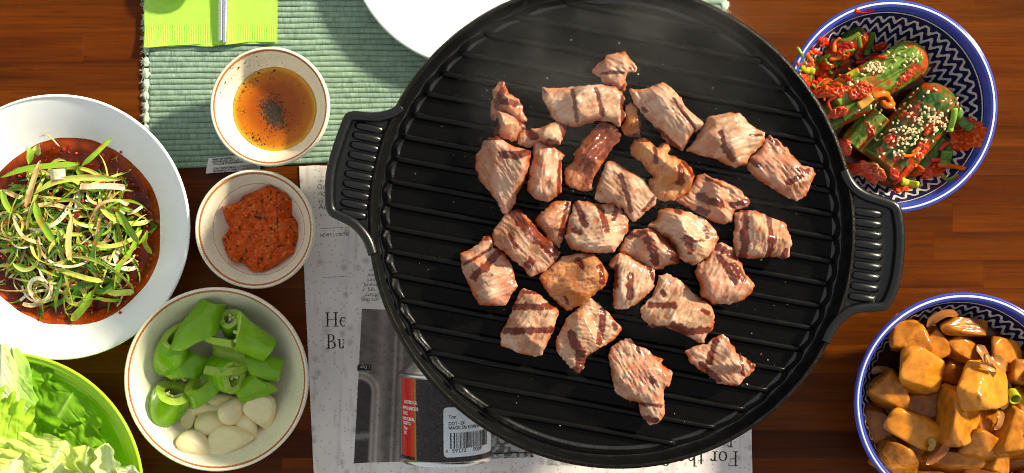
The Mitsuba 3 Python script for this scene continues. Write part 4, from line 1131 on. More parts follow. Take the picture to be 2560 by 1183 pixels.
def pepper_piece(A, B, rA, rB, label, seed, cutA=0.3, cutB=0.3, arc=(0, 2 * np.pi), bend=0.1, tone=0.0, closed_b=False):
    """A hollow cut length of pepper from A to B. arc: how much of the wall is there (a split piece shows its inside)."""
    rng = np.random.default_rng(seed)
    A, B = np.asarray(A, float), np.asarray(B, float)
    A, B = A + (A - B) * 0.02, B + (B - A) * 0.02
    rA, rB = rA * KP, rB * KP
    L = np.linalg.norm(B - A)
    t = (B - A) / L
    a, b = ortho(t)
    full = arc[1] - arc[0] > 6.2
    na, nl = 72, 40
    an = np.linspace(arc[0], arc[1], na + 1)
    s = np.linspace(0, 1, nl)
    lobes = 1 + 0.06 * np.cos(3 * an + rng.uniform(0, 6)) + 0.06 * np.cos(2 * an + rng.uniform(0, 6))
    wall = 0.36 * min(rA, rB) * KP

    def surf(inset, trim=0.0):
        sl = s[None, :]
        # oblique cuts shift the ends along the axis
        lo = cutA * rA * np.cos(an + 0.4)[:, None] + trim + 0.0008 * (meshkit.noise(np.stack([an * 3, an * 0 + seed, an * 0], -1)) - 0.5)[:, None]
        hi = L + cutB * rB * np.cos(an + 1.2)[:, None] - trim + 0.0008 * (meshkit.noise(np.stack([an * 3, an * 0 + seed + 5, an * 0], -1)) - 0.5)[:, None]
        x = lo + (hi - lo) * sl
        u = np.clip(x / L, -0.2, 1.2)
        r = (rA + (rB - rA) * u) * (1 + 0.05 * np.sin(u * 5 + seed)) * lobes[:, None] - inset
        if closed_b:
            r = np.maximum(r * np.sqrt(np.clip(1 - np.clip((u - 0.55) / 0.5, 0, 1) ** 2, 0.004, 1)), 0.0003)
        r = r * (1 + 0.07 * (meshkit.fbm(np.stack([np.cos(an)[:, None] * 1.2 + 0 * x, np.sin(an)[:, None] * 1.2 + 0 * x, x * 90 + seed], -1), 2) - 0.5))
        off = bend * L * (4 * u * (1 - u))[..., None] * b
        return A + x[..., None] * t + off + r[..., None] * (np.cos(an)[:, None, None] * a + np.sin(an)[:, None, None] * b)

    so, si = surf(0.0), surf(wall)
    # rounded lips between the skin and the inner wall
    n1, n2 = na + 1, nl
    key = thing('pepper_piece', label, 'green pepper', 'cut green pepper pieces in the bowl')
    v = so.reshape(-1, 3)
    g = meshkit.fbm(v / 0.009, 3, seed)[:, None]
    ca, cb_ = np.array([0.085, 0.255, 0.005]), np.array([0.20, 0.40, 0.010])
    w = np.clip(g + tone, 0, 1)
    col = ca * (1 - w) + cb_ * w
    f = grid_faces(n1, n2)
    out = f if np.einsum('ij,ij->i', np.cross(v[f[:, 1]] - v[f[:, 0]], v[f[:, 2]] - v[f[:, 0]]), v[f[:, 0]] - (A + B) / 2).sum() > 0 else f[:, ::-1]
    obj('skin', (v, out), 'food_gloss', key, smooth=True, color=col)
    vi = si.reshape(-1, 3)
    rim = []
    for j in (0, nl - 1):
        if closed_b and j:
            continue
        mid = (so[:, j] + si[:, j]) / 2 + (so[:, j] - so[:, 1 if j == 0 else nl - 2]) * 0.35
        rim.append((np.stack([so[:, j], mid, si[:, j]], 1).reshape(-1, 3), grid_faces(n1, 3)))
    if not full:
        for i in (0, na):
            rim.append((np.stack([so[i], si[i]], 1).reshape(-1, 3), grid_faces(nl, 2)))
    fv, ff = join([(vi, out[:, ::-1])] + rim)
    gi = meshkit.fbm(fv / 0.003, 3, seed + 3)[:, None]
    colf = np.array([0.21, 0.37, 0.022]) * (1 - gi) + np.array([0.36, 0.48, 0.07]) * gi
    obj('flesh', (fv, ff), 'food_wet', key, smooth=35, **{}) if False else obj('flesh', (fv, ff), 'food_wet', key, smooth=True, color=colf)
    if full and not closed_b:
        for k in range(2):
            e = rng.uniform(0, 6.28)
            r = (rA - wall) * 0.8
            p0 = A + t * 0.001 + r * (math.cos(e) * a + math.sin(e) * b)
            p1 = A + t * (0.002 + 0.2 * L) + 0.1 * r * a * rng.normal()
            p2 = A + t * (0.35 * L) - 0.3 * r * (math.cos(e) * a + math.sin(e) * b)
            q = smooth_profile([p0, p1, p2], 5)
            m_ = tube(q, np.linspace(0.0014, 0.0022, len(q)), 9)
            c_ = np.tile(np.array([0.50, 0.58, 0.22]), (len(m_[0]), 1)) * (0.8 + 0.4 * meshkit.noise(m_[0] / 0.001))[:, None]
            obj('pith', m_, 'food_wet', key, smooth=True, color=c_)
        for k in range(4):
            e = rng.uniform(0, 6.28)
            r = (rA - wall) * rng.uniform(0.1, 0.55)
            c_ = A + t * rng.uniform(0.0, 0.006) + r * (math.cos(e) * a + math.sin(e) * b)
            m_ = flake(c_, 0.0012, rng, 0.5)
            obj('seed', m_, 'food_wet', key, smooth=True, color=np.tile([[0.62, 0.58, 0.30]], (len(m_[0]), 1)))
    return key


def zp(x, y, z):
    return at(360 + x / 2.45, 700 + y / 2.45, z)


k_ = 1 / 2.45 / F * 0.96
KP = 1.28
pepper_piece(zp(335, 360, .042), zp(425, 140, .036), 96 * k_, 62 * k_, 'tall green pepper piece at the top of the heap with a gaping torn opening', 1, 0.9, 0.2, bend=0.05)
pepper_piece(zp(527, 235, .040), zp(545, 300, .022), 54 * k_, 56 * k_, 'small green pepper ring peeping out behind the big upper right piece', 2, 0.3, 0.2)
pepper_piece(zp(572, 320, .053), zp(765, 425, .038), 88 * k_, 58 * k_, 'large light green pepper piece at the upper right showing its seedy hollow', 3, 0.55, 0.2, bend=-0.02, tone=0.3, closed_b=False)
pepper_piece(zp(385, 450, .040), zp(575, 478, .042), 108 * k_, 84 * k_, 'split olive green pepper piece in the middle lying open with its inside up', 4, 0.25, 0.5, arc=(-3.6, 0.5), tone=0.55)
pepper_piece(zp(160, 525, .026), zp(205, 345, .040), 84 * k_, 62 * k_, 'bent green pepper piece at the left of the heap with a ragged cut bottom', 5, 0.5, 0.5, bend=0.14)
pepper_piece(zp(655, 515, .030), zp(835, 560, .026), 62 * k_, 62 * k_, 'green pepper piece at the right edge of the heap with two bright glints', 6, 0.7, 0.1, tone=0.1)
pepper_piece(zp(545, 598, .042), zp(440, 540, .024), 70 * k_, 70 * k_, 'dark hollow green pepper ring facing the viewer in the middle of the heap', 7, 0.2, 0.2, tone=-0.15)
pepper_piece(zp(735, 620, .030), zp(585, 690, .024), 62 * k_, 60 * k_, 'green pepper piece at the lower right resting against two garlic cloves', 8, 0.5, 0.3, tone=0.1)
pepper_piece(zp(240, 600, .034), zp(335, 470, .024), 66 * k_, 70 * k_, 'small shaded green pepper piece between the left piece and the lower middle piece', 9, 0.5, 0.3, tone=-0.1)
pepper_piece(zp(388, 705, .030), zp(352, 612, .034), 86 * k_, 80 * k_, 'short green pepper piece at the lower middle with its cut end towards the garlic', 10, 0.3, 0.3, tone=0.15)
pepper_piece(zp(190, 690, .036), zp(115, 815, .021), 98 * k_, 96 * k_, 'big green pepper piece at the lower left, set apart from the heap', 11, 0.3, 0.1, bend=0.03, tone=-0.05)


def clove(cx, cy, z, L, W, deg, label, seed, cut=True):
    n, m = 60, 36
    th = np.linspace(0, 2 * np.pi, n + 1)[:, None]
    t = np.linspace(0, 1, m)[None, :]
    k = np.clip(1 - (1 - np.clip(t / 0.38, 0, 1)) ** 2, 0, 1) ** 0.5 * (1 - t ** 2.4) ** 0.95 * 1.12
    L, W = L * 1.16, W * 1.26
    x = (t - 0.45) * L * k_
    r = 0.5 * W * k_ * k
    yy = r * np.cos(th) + 0.10 * W * k_ * np.sin(t * 3.1)
    zz = 0.85 * r * np.sin(th)
    if cut and seed in (4, 9, 7):
        lim = 0.24 * W * k_
        zz = np.minimum(zz, lim + 0.08 * (zz - lim))
    a = math.radians(-deg)
    c = zp(cx, cy, z)
    c[2] = max(c[2], float(zb3(math.hypot(c[0] - cb3[0], c[1] - cb3[1]))) + 0.28 * W * k_)
    rng = np.random.default_rng(seed)
    p = np.stack([x + 0 * yy, yy, zz], -1).reshape(-1, 3)
    p += 0.0006 * (np.stack([meshkit.fbm(p / 0.006 + seed + 3 * q, 2) for q in range(3)], -1) - 0.5)
    tl = rng.normal(0, 0.22)
    p[:, 2] += p[:, 1] * tl + p[:, 0] * rng.normal(0, 0.15)
    v = np.stack([c[0] + p[:, 0] * math.cos(a) - p[:, 1] * math.sin(a), c[1] + p[:, 0] * math.sin(a) + p[:, 1] * math.cos(a), c[2] + p[:, 2]], -1)
    u = np.broadcast_to(t, (n + 1, m)).reshape(-1, 1)
    col = np.array([0.74, 0.66, 0.42]) * (1 - u * 0.5) + np.array([0.70, 0.55, 0.24]) * u * 0.5
    col = col * (0.9 + 0.2 * meshkit.fbm(p / np.array([0.006, 0.0012, 0.004]), 3, seed))[:, None]
    col = np.where(u > 0.985, [[0.35, 0.22, 0.08]], col)
    tag(obj('garlic_clove', (v, grid_faces(n + 1, m)), 'food_soft', None, smooth=True, color=col), label, 'garlic', 'peeled garlic cloves in the bowl')


clove(450, 748, .0185, 200, 78, -12, 'garlic clove half hidden under the lower middle pepper piece', 1)
clove(385, 792, .0205, 215, 74, 2, 'slim garlic clove lying level just below the lower middle pepper piece', 2)
clove(560, 800, .0245, 190, 115, -52, 'garlic clove leaning steeply, its top under the lower right pepper piece', 3)
clove(708, 808, .0240, 205, 150, 62, 'flat sliced garlic clove furthest to the right with a crease along its face', 4)
clove(435, 888, .0225, 235, 125, 0, 'plump yellowish garlic clove in the middle of the garlic', 5, False)
clove(625, 905, .0160, 180, 125, 45, 'yellowish garlic clove tucked behind the big front one', 6, False)
clove(268, 850, .0165, 190, 82, 98, 'narrow upright garlic clove at the left with a split face', 7)
clove(352, 992, .0170, 225, 108, 30, 'front left garlic clove, lowest at the bowl bottom', 8)
clove(525, 990, .0265, 262, 145, -10, 'largest front garlic clove, pale with a fine pinkish line', 9)
clove(345, 838, .0125, 130, 80, 20, 'yellow garlic bit in the gap among the other cloves', 10, False)

# ------------------------------------------------------------------ scallion salad
SC = at(166, 588, 0.02)
rng = np.random.default_rng(77)
GREENS = {'dark': ((0.030, 0.105, 0.010), (0.060, 0.19, 0.014)), 'mid': ((0.14, 0.32, 0.018), (0.28, 0.46, 0.035)), 'light': ((0.40, 0.50, 0.06), (0.54, 0.58, 0.14)), 'white': ((0.62, 0.58, 0.36), (0.74, 0.70, 0.52)), 'stained': ((0.52, 0.34, 0.10), (0.68, 0.55, 0.28))}


def ribbon(path, width, tone, seed, roll, curl=0.0, pointed=True):
    p = np.asarray(path, float)
    n = len(p)
    t = np.gradient(p, axis=0)
    t /= np.linalg.norm(t, axis=1, keepdims=True)
    side = np.cross(t, [0, 0, 1.0])
    side /= np.linalg.norm(side, axis=1, keepdims=True) + 1e-9
    nor = np.cross(side, t)
    s = np.linspace(0, 1, n)
    rl = roll + curl * s
    a = np.cos(rl)[:, None] * side + np.sin(rl)[:, None] * nor
    b = np.cross(a, t)
    w = width * (np.clip(np.minimum(s / 0.25, (1 - s) / 0.12), 0, 1) ** 0.7 if pointed else np.clip(np.minimum(s, 1 - s) / 0.02, 0.75, 1))
    w = np.maximum(w, 0.00012)
    cr = np.array([-1, -0.55, 0, 0.55, 1])
    up = p[:, None] + (w[:, None] * 0.5 * cr)[..., None] * a[:, None] + (width * 0.16 * (cr ** 2 - 0.4))[None, :, None] * b[:, None]
    dn = up - 0.00035 * b[:, None]
    allv = np.concatenate([up, dn[:, ::-1]], 1)
    f = grid_faces(n, 10, close_v=True)
    v = allv.reshape(-1, 3)
    c0, c1 = (np.array(x) for x in GREENS[tone])
    streak = meshkit.noise(np.stack([np.broadcast_to(np.r_[cr, cr[::-1]] * 2.6, (n, 10)), np.broadcast_to(s[:, None] * 1.5, (n, 10)), np.full((n, 10), seed * 1.3)], -1))[..., None]
    col = c0 * (1 - streak) + c1 * streak
    stain = np.clip((meshkit.fbm(v / 0.004, 3, 5) - 0.53) * 6, 0, 1).reshape(n, 10, 1) * 0.65
    col = col * (1 - stain) + np.array([0.42, 0.09, 0.012]) * stain
    return (v, f), col.reshape(-1, 3)


def mound(x, y):
    r = np.hypot((x - SC[0]) / sz(212, 0.02), (y - SC[1]) / sz(205, 0.02))
    return 0.0150 + 0.017 * np.clip(1 - r ** 2.2, 0, 1)


LAB = {'dark': 'dark green', 'mid': 'bright green', 'light': 'yellow green', 'white': 'white', 'stained': 'orange stained'}
for i in range(285):
    tone = rng.choice(['dark', 'mid', 'light', 'white', 'stained'], p=[0.20, 0.32, 0.24, 0.14, 0.10])
    if i < 120:
        tone = rng.choice(['dark', 'mid', 'light'], p=[0.42, 0.38, 0.20])
    rr, an = math.sqrt(rng.random()) * sz(188, 0.02), rng.uniform(0, 6.28)
    c = SC[:2] + rr * np.array([math.cos(an), math.sin(an)]) * 0.93
    L = rng.uniform(0.032, 0.074) * (0.8 if tone == 'white' else 1)
    d0 = rng.normal(0, 0.9) if rng.random() < 0.6 else rng.uniform(0, 6.28)
    kap = rng.normal(0, 32) if rng.random() < 0.75 else rng.choice([-1, 1]) * rng.uniform(60, 150)
    s = np.linspace(-0.5, 0.5, 26) * L
    ang = d0 + kap * s
    x = c[0] + np.cumsum(np.cos(ang)) * L / 26
    y = c[1] + np.cumsum(np.sin(ang)) * L / 26
    x, y = x - x.mean() + c[0], y - y.mean() + c[1]
    lift = rng.uniform(-0.007, 0.0035) if i >= 120 else rng.uniform(-0.010, -0.002)
    z = mound(x, y) + lift + 0.004 * np.sin(np.linspace(0, 3.14, 26) * rng.uniform(0.6, 1.6) + rng.uniform(0, 2))
    rp_ = np.hypot(x - cp1[0], y - cp1[1])
    z = np.maximum(z, zp1(rp_) + 0.0012)
    inside = np.hypot(x - SC[0], y - SC[1]).max()
    if inside > sz(222, 0.02):
        z = np.maximum(z, zp1(rp_) + 0.002)
        if inside > sz(238, 0.02):
            continue
    width = rng.choice([rng.uniform(0.0010, 0.0022), rng.uniform(0.0020, 0.0045)]) * (1.15 if tone == 'dark' else 0.9)
    m_, col = ribbon(np.stack([x, y, z], -1), width, tone, i, rng.normal(0, 0.35), rng.normal(0, 0.8), tone != 'white')
    wd = 'thin' if width < 0.0022 else 'narrow' if width < 0.0031 else 'wide'
    shp = 'curled' if abs(kap) > 55 else 'straight' if abs(kap) < 14 else 'bent'
    dx, dy = c[0] - SC[0], c[1] - SC[1]
    reg = 'middle' if rr < sz(70, 0.02) else ['right', 'upper right', 'top', 'upper left', 'left', 'lower left', 'bottom', 'lower right'][int(round(math.atan2(dy, dx) / (math.pi / 4))) % 8]
    lab_ = f'{wd} {shp} {LAB[tone]} scallion strip in the {reg} part of the salad heap'
    tag(obj('scallion_strip', m_, 'food_gloss', None, smooth=True, color=col), lab_, 'scallion', 'scallion strips of the salad')


def zs_(x, y, z):
    return at(x / 2.366, 320 + y / 2.366, z)


HERO = [
    ([(480, 225), (560, 160), (655, 60)], .034, .0052, 'mid', 'broad green scallion leaf sticking up past the top edge of the salad'),
    ([(735, 352), (640, 345), (470, 348)], .036, .0062, 'white', 'thick white scallion piece lying level right of the salad centre'),
    ([(0, 295), (150, 245), (300, 225), (470, 213)], .034, .0060, 'mid', 'long bright green scallion strip crossing the upper left of the salad'),
    ([(235, 190), (200, 320), (150, 470)], .036, .0080, 'stained', 'wide cream scallion strip leaning down the upper left of the salad'),
    ([(425, 520), (410, 650), (405, 785)], .038, .0075, 'stained', 'upright pale scallion segment with a square lower end at the salad centre'),
    ([(200, 390), (330, 320), (500, 295), (715, 305)], .035, .0062, 'light', 'long pale green scallion band arching across the upper salad'),
    ([(320, 435), (440, 430), (510, 490)], .037, .0036, 'light', 'thin yellow green scallion loop in the middle of the salad'),
    ([(205, 430), (240, 540), (330, 690)], .036, .0075, 'mid', 'broad leaf green scallion strip bending down the left centre'),
    ([(70, 520), (140, 640), (250, 690)], .035, .0050, 'stained', 'orange edged scallion strip curving round the left centre'),
    ([(285, 820), (420, 860), (520, 890), (610, 910)], .032, .0050, 'light', 'long pale scallion strip with a red end across the lower salad'),
    ([(680, 480), (750, 570), (820, 680)], .031, .0085, 'mid', 'wide fresh green scallion leaf at the right of the salad'),
    ([(620, 580), (560, 700), (540, 860)], .034, .0042, 'dark', 'narrow dark green scallion leaf hanging down from the centre right'),
    ([(550, 960), (500, 1060), (420, 1140)], .0225, .0090, 'mid', 'broad green scallion leaf at the bottom edge of the salad'),
    ([(5, 360), (40, 450), (70, 500)], .032, .0060, 'mid', 'green scallion leaf at the far left edge of the photo'),
    ([(530, 540), (600, 450), (700, 430), (745, 460)], .036, .0050, 'stained', 'peach coloured scallion strip bent like a hook right of centre'),
    ([(240, 800), (260, 900), (310, 980)], .028, .0058, 'white', 'white scallion strip slanting at the lower left of the salad'),
    ([(170, 215), (185, 150), (180, 120)], .031, .0070, 'mid', 'short green scallion end at the top left of the salad'),
    ([(225, 160), (222, 130), (215, 105)], .031, .0095, 'light', 'stubby yellow scallion piece at the top left of the salad'),
    ([(290, 280), (330, 275), (385, 272)], .036, .0105, 'white', 'short blocky white green scallion chunk near the top of the salad'),
    ([(230, 50), (290, 45), (350, 110)], .024, .0018, 'stained', 'thin orange scallion thread looping out at the top rim of the sauce'),
    ([(750, 510), (800, 495), (840, 465)], .027, .0030, 'white', 'small white scallion splinter at the right of the salad'),
    ([(870, 610), (860, 680), (895, 745)], .0215, .0060, 'mid', 'green scallion leaf at the right edge of the salad dipping into the sauce'),
    ([(635, 980), (720, 975), (790, 970)], .0235, .0065, 'light', 'level pale green scallion piece at the lower right of the salad'),
    ([(560, 1000), (640, 1020), (720, 1018)], .0215, .0038, 'mid', 'thin green scallion strip trailing at the lower right'),
]
for i, (pts, z, w, tone, lab) in enumerate(HERO):
    q = smooth_profile([zs_(x, y, z) for x, y in pts], 14)
    s = np.linspace(0, 1, len(q))
    q[:, 2] += 0.0025 * np.sin(s * 3.14) - 0.001
    m_, col = ribbon(q, w * (0.58 if tone == 'stained' else 0.78), tone, 500 + i, 0.3 * ((i % 3) - 1), 0.35 * ((i % 5) - 2), tone not in ('white',))
    tag(obj('scallion_strip', m_, 'food_gloss', None, smooth=True, color=col), lab, 'scallion')

fl, cf = [], []
for i in range(900):
    rr, an = math.sqrt(rng.random() * (1.35 if i < 30 else 1)) * sz(228, 0.02), rng.uniform(0, 6.28)
    x, y = SC[0] + rr * math.cos(an), SC[1] + rr * math.sin(an)
    z = float(mound(x, y)) + (rng.uniform(-0.002, 0.006) if rr < sz(170, 0.02) else 0.0005)
    z = max(z, float(zp1(math.hypot(x - cp1[0], y - cp1[1]))) + 0.0006, zl2v + 0.0004)
    m_ = flake([x, y, z], 0.00042 * math.exp(rng.normal(0, 0.5)), rng)
    fl.append(m_)
    cf.append(np.tile(np.array([[0.50, 0.030, 0.006]]) * rng.uniform(0.5, 1.2), (len(m_[0]), 1)))
tag(obj('chili_flakes', join(fl), 'food_wet', None, smooth=False, color=np.vstack(cf)), 'red chilli flakes scattered over the scallion salad', 'chilli flakes', kind='stuff')

# ------------------------------------------------------------------ stuffed cucumbers
def zc(x, y, z):
    return at(1950 + x / 2.4655, 40 + y / 2.4655, z)


kc = 1 / 2.4655 / F * 0.945
CAPS = []


def cucumber(A, B, r, label, tone, seed, round_b=True, slit=True):
    A, B = np.asarray(A, float), np.asarray(B, float)
    r = r * 1.14
    L = np.linalg.norm(B - A)
    t = (B - A) / L
    a, b = ortho(t)
    n, m = 96, 80
    an = np.linspace(0, 2 * np.pi, n + 1)[:, None]
    x = np.concatenate([np.linspace(0, L, 56), np.linspace(L, L + r * 0.85, 25)[1:]])[None, :] if round_b else np.linspace(0, L, m)[None, :]
    m = x.shape[1]
    taper = np.where(x > L, np.sqrt(np.clip(1 - ((x - L) / (r * 0.85)) ** 2, 0.0004, 1)), 1.0) if round_b else 1 + 0 * x
    q = np.stack([np.cos(an) * 2.2 + 0 * x, np.sin(an) * 2.2 + 0 * x, x * 60 + 0 * an + seed * 5], -1)
    ridge = meshkit.fbm(np.stack([np.cos(an) * 5 + 0 * x, np.sin(an) * 5 + 0 * x, x * 16 + 0 * an + seed], -1), 2) - 0.5
    bump = meshkit.fbm(np.stack([np.cos(an) * 9 + 0 * x, np.sin(an) * 9 + 0 * x, x * 330 + 0 * an], -1), 2, seed) - 0.5
    rr = r * taper * (1 + 0.09 * (meshkit.fbm(q, 2) - 0.5) + 0.07 * ridge + 0.085 * bump)
    if slit:
        rr = rr * (1 - 0.22 * np.exp(-((np.angle(np.exp(1j * (an - 1.25)))) / 0.10) ** 2) * np.clip((L - x) / (0.25 * L), 0, 1))
    P = A + x[..., None] * t + rr[..., None] * (np.cos(an)[..., None] * a + np.sin(an)[..., None] * b)
    v = P.reshape(-1, 3)
    stripe = meshkit.fbm(np.stack([np.cos(an) * 6 + 0 * x, np.sin(an) * 6 + 0 * x, x * 22 + 0 * an + seed * 2], -1), 3)[..., None]
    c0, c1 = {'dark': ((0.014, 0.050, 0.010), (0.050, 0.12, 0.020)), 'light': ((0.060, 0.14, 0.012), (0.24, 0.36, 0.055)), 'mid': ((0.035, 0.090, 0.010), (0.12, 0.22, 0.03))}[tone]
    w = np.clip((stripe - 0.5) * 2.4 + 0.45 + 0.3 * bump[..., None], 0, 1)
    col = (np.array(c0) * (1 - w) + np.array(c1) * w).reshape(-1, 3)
    st = np.clip((meshkit.fbm(v / 0.006, 3, seed + 9) - 0.50) * 6, 0, 1)[:, None] * 0.85
    col = col * (1 - st) + np.array([0.44, 0.030, 0.005]) * st
    f = grid_faces(n + 1, m)
    key = thing('cucumber', label, 'cucumber', 'stuffed cucumber pieces in the patterned bowl')
    e = np.cross(v[f[:, 1]] - v[f[:, 0]], v[f[:, 2]] - v[f[:, 0]])
    cen = v[f].mean(1)
    axp = A + ((cen - A) @ t)[:, None] * t
    f = f if (e * (cen - axp)).sum() > 0 else f[:, ::-1]
    obj('skin', (v, f), 'food_gloss', key, smooth=True, color=col)
    ends = [(0, -1)] + ([] if round_b else [(m - 1, 1)])
    for j, sg in ends:
        ring = P[:, j]
        c_ = ring[:-1].mean(0)
        tt = np.linspace(1, 0, 14)[None, :, None]
        d = c_ + (ring[:, None] - c_) * tt + sg * t * 0.0008 * (1 - tt ** 4)
        vv_ = d.reshape(-1, 3)
        vv_ = vv_ + t * (0.0012 * (meshkit.fbm(vv_ / 0.002, 2, seed) - 0.5))[:, None] * (np.tile(np.linspace(0, 1, 14), n + 1) ** 0.5)[:, None]
        rad__ = np.tile(np.linspace(1, 0, 14), n + 1)[:, None]
        cc_ = np.array([0.45, 0.42, 0.09]) * (1 - rad__) + np.array([0.30, 0.40, 0.06]) * rad__
        cc_ = cc_ * (1 - 0.6 * (rad__ < 0.75)) + np.array([0.48, 0.07, 0.01]) * 0.6 * (rad__ < 0.75)
        cc_ = cc_ * (0.7 + 0.6 * meshkit.fbm(vv_ / 0.002, 2, 3))[:, None]
        obj('cut_end', (vv_, grid_faces(n + 1, 14)), 'food_wet', key, smooth=True, color=np.clip(cc_, 0, 0.8))
    CAPS.append((A, B, r * (0.97)))
    return key


cucumber(zc(330, 545, .036), zc(800, 275, .036), 112 * kc, 'big light green stuffed cucumber across the top of the bowl with a rounded right end', 'light', 1)
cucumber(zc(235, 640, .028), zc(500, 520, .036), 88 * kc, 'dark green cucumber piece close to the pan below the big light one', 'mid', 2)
cucumber(zc(455, 800, .028), zc(620, 610, .034), 82 * kc, 'short pale striped cucumber piece with its red stuffed end pointing down left', 'light', 3, round_b=False)
cucumber(zc(625, 915, .032), zc(945, 560, .037), 146 * kc, 'thick dark green stuffed cucumber at the right, strewn with sesame', 'dark', 4)
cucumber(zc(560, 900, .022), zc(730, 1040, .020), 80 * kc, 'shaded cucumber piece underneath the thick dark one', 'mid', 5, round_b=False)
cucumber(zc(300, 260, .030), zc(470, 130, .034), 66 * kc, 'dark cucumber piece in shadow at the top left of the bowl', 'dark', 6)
cucumber(zc(860, 960, .024), zc(1010, 770, .028), 74 * kc, 'cucumber quarter below the thick dark one at the lower right', 'mid', 7, round_b=False)


def pile(x, y):
    p = np.stack([np.asarray(x, float), np.asarray(y, float)], -1)
    rb_ = np.hypot(p[..., 0] - cb4[0], p[..., 1] - cb4[1])
    z = zb4(rb_) + 0.0
    for A, B, r in CAPS:
        d = (B - A)[:2]
        s = np.clip(((p - A[:2]) @ d) / (d @ d), 0, 1)
        q = A[:2] + s[..., None] * d
        dist = np.linalg.norm(p - q, axis=-1)
        z = np.maximum(z, np.where(dist < r, A[2] + s * (B[2] - A[2]) + np.sqrt(np.maximum(r * r - dist ** 2, 0)), 0))
    return z


def red_clump(cx, cy, L, W, deg, label, seed, orange=0.0, thick=0.004):
    c = zc(cx, cy, .045)
    a = math.radians(-deg)
    e = affinity.translate(affinity.rotate(affinity.scale(Point(0, 0).buffer(1, 40), L * kc / 2, W * kc / 2), -deg), c[0], c[1])
    b_ = np.array(e.exterior.coords)
    b_ = c[:2] + (b_ - c[:2]) * (1 + 0.7 * (meshkit.fbm(np.c_[b_ / 0.004, b_[:, 0] * 0 + seed], 3) - 0.5))[:, None]
    Pg = Polygon(b_).buffer(0)
    Pg = max(getattr(Pg, 'geoms', [Pg]), key=lambda g: g.area)
    v, f, d = blob(Pg, 0, 1.0, 0.0007, 0.003, seed, 0, 0.3)
    k = np.clip((v[:, 2] - 0.3) / 0.7, 0, 1)
    base = pile(v[:, 0], v[:, 1]) - 0.0012
    g = meshkit.fbm(v * [1, 1, 0] / 0.0016, 3, seed)
    v[:, 2] = base + np.where(v[:, 2] < 0.3, -0.0015, 0) + k * thick + k * (g - 0.4) * 0.0045
    col = np.array([0.46, 0.016, 0.005]) * (1 - g[:, None]) + np.array([0.70, 0.055, 0.008]) * g[:, None]
    col = col * (1 - orange) + np.array([0.62, 0.14, 0.012]) * orange
    col = np.where(meshkit.fbm(v * [1, 1, 0] / 0.0011, 2, seed + 4)[:, None] > 0.68, [[0.60, 0.20, 0.05]], col)
    tag(obj('chili_stuffing', (v, f), 'food_wet', None, smooth=True, color=col), label, 'chilli stuffing', 'clumps of red chilli stuffing on the cucumbers')


for i, a in enumerate([
        (300, 320, 230, 80, 12, 'red chilli clump with shreds at the left end of the big light cucumber', 0.1),
        (175, 390, 130, 90, 20, 'red chilli clump nearest the pan rim at the left of the bowl', 0.0),
        (300, 475, 230, 70, -8, 'long red chilli clump below the shreds at the left', 0.1),
        (430, 260, 210, 50, 35, 'narrow red chilli streak slanting towards the cucumber middle', 0.0),
        (480, 470, 150, 110, -15, 'round coarse red chilli clump beside the carrot curl', 0.0),
        (765, 390, 170, 60, -38, 'slanting red chilli streak on the rounded cucumber end', 0.0),
        (860, 840, 110, 120, 30, 'red chilli clump in the slit of the thick dark cucumber', 0.05),
        (850, 950, 140, 70, 10, 'red chilli clump at the lower end of the thick dark cucumber', 0.05),
        (1150, 730, 205, 200, 10, 'big bright red stuffing lump at the right edge of the bowl', 0.15),
        (780, 612, 120, 36, 0, 'thin red chilli streak between the two large cucumbers', 0.0),
        (415, 790, 80, 150, -30, 'red stuffing in the cut end of the short striped cucumber', 0.05),
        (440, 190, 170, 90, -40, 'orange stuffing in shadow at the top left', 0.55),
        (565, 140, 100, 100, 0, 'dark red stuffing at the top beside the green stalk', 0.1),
        (680, 160, 80, 50, -10, 'small red dab above the rounded cucumber', 0.0),
        (700, 985, 110, 60, 40, 'red dab under the lower left end of the dark cucumber', 0.05),
        (770, 1060, 130, 50, -10, 'red dab at the very bottom of the cucumbers', 0.05),
        (745, 550, 70, 60, 0, 'small red dab right of the carrot curl', 0.0),
        (1010, 900, 110, 40, -20, 'thin red smear right of the lower scallion bit', 0.05),
        (620, 250, 80, 34, 20, 'thin red dab under the sesame patch of the big cucumber', 0.0), (350, 600, 150, 60, -20, 'wet red patch on the dark cucumber piece by the pan', 0.05),
        (560, 690, 60, 110, -35, 'red streak along the short striped cucumber', 0.05), (900, 700, 120, 44, -50, 'red streak down the right flank of the thick dark cucumber', 0.0),
        (660, 760, 90, 50, -40, 'small wet red patch on the left flank of the thick dark cucumber', 0.0), (830, 560, 90, 40, -30, 'red dab near the top end of the thick dark cucumber', 0.0),
        (230, 440, 160, 80, 15, 'wet red patch by the pan rim under the shreds', 0.05), (960, 960, 150, 70, -25, 'wet red patch along the lower right of the cucumbers', 0.05),
        (560, 960, 200, 90, 35, 'dark red wet stuffing in the shaded cucumber underneath', 0.1)]):
    red_clump(*a[:5], a[5], 200 + i, a[6], 0.0028 if i > 4 else 0.0045)


def stick(pts, w, h, col, name, label, cat, seed, group=None, z=None, lift=0.002):
    q = smooth_profile([zc(x, y, .05) for x, y in pts], 8)
    q[:, 2] = np.maximum(pile(q[:, 0], q[:, 1]), pile(q[:, 0], q[:, 1]).mean() - 0.004) + lift if z is None else z
    s = np.linspace(0, 1, len(q))
    m_ = tube(q, w * kc / 2 * np.clip(np.minimum(s, 1 - s) / 0.05, 0.75, 1), 10, squash=h)
    c_ = np.array(col) * (0.75 + 0.5 * meshkit.fbm(m_[0] / np.array([0.003, 0.003, 0.003]), 3, seed))[:, None]
    tag(obj(name, m_, 'food_gloss', None, smooth=True, color=np.clip(c_, 0, .9)), label, cat, group)


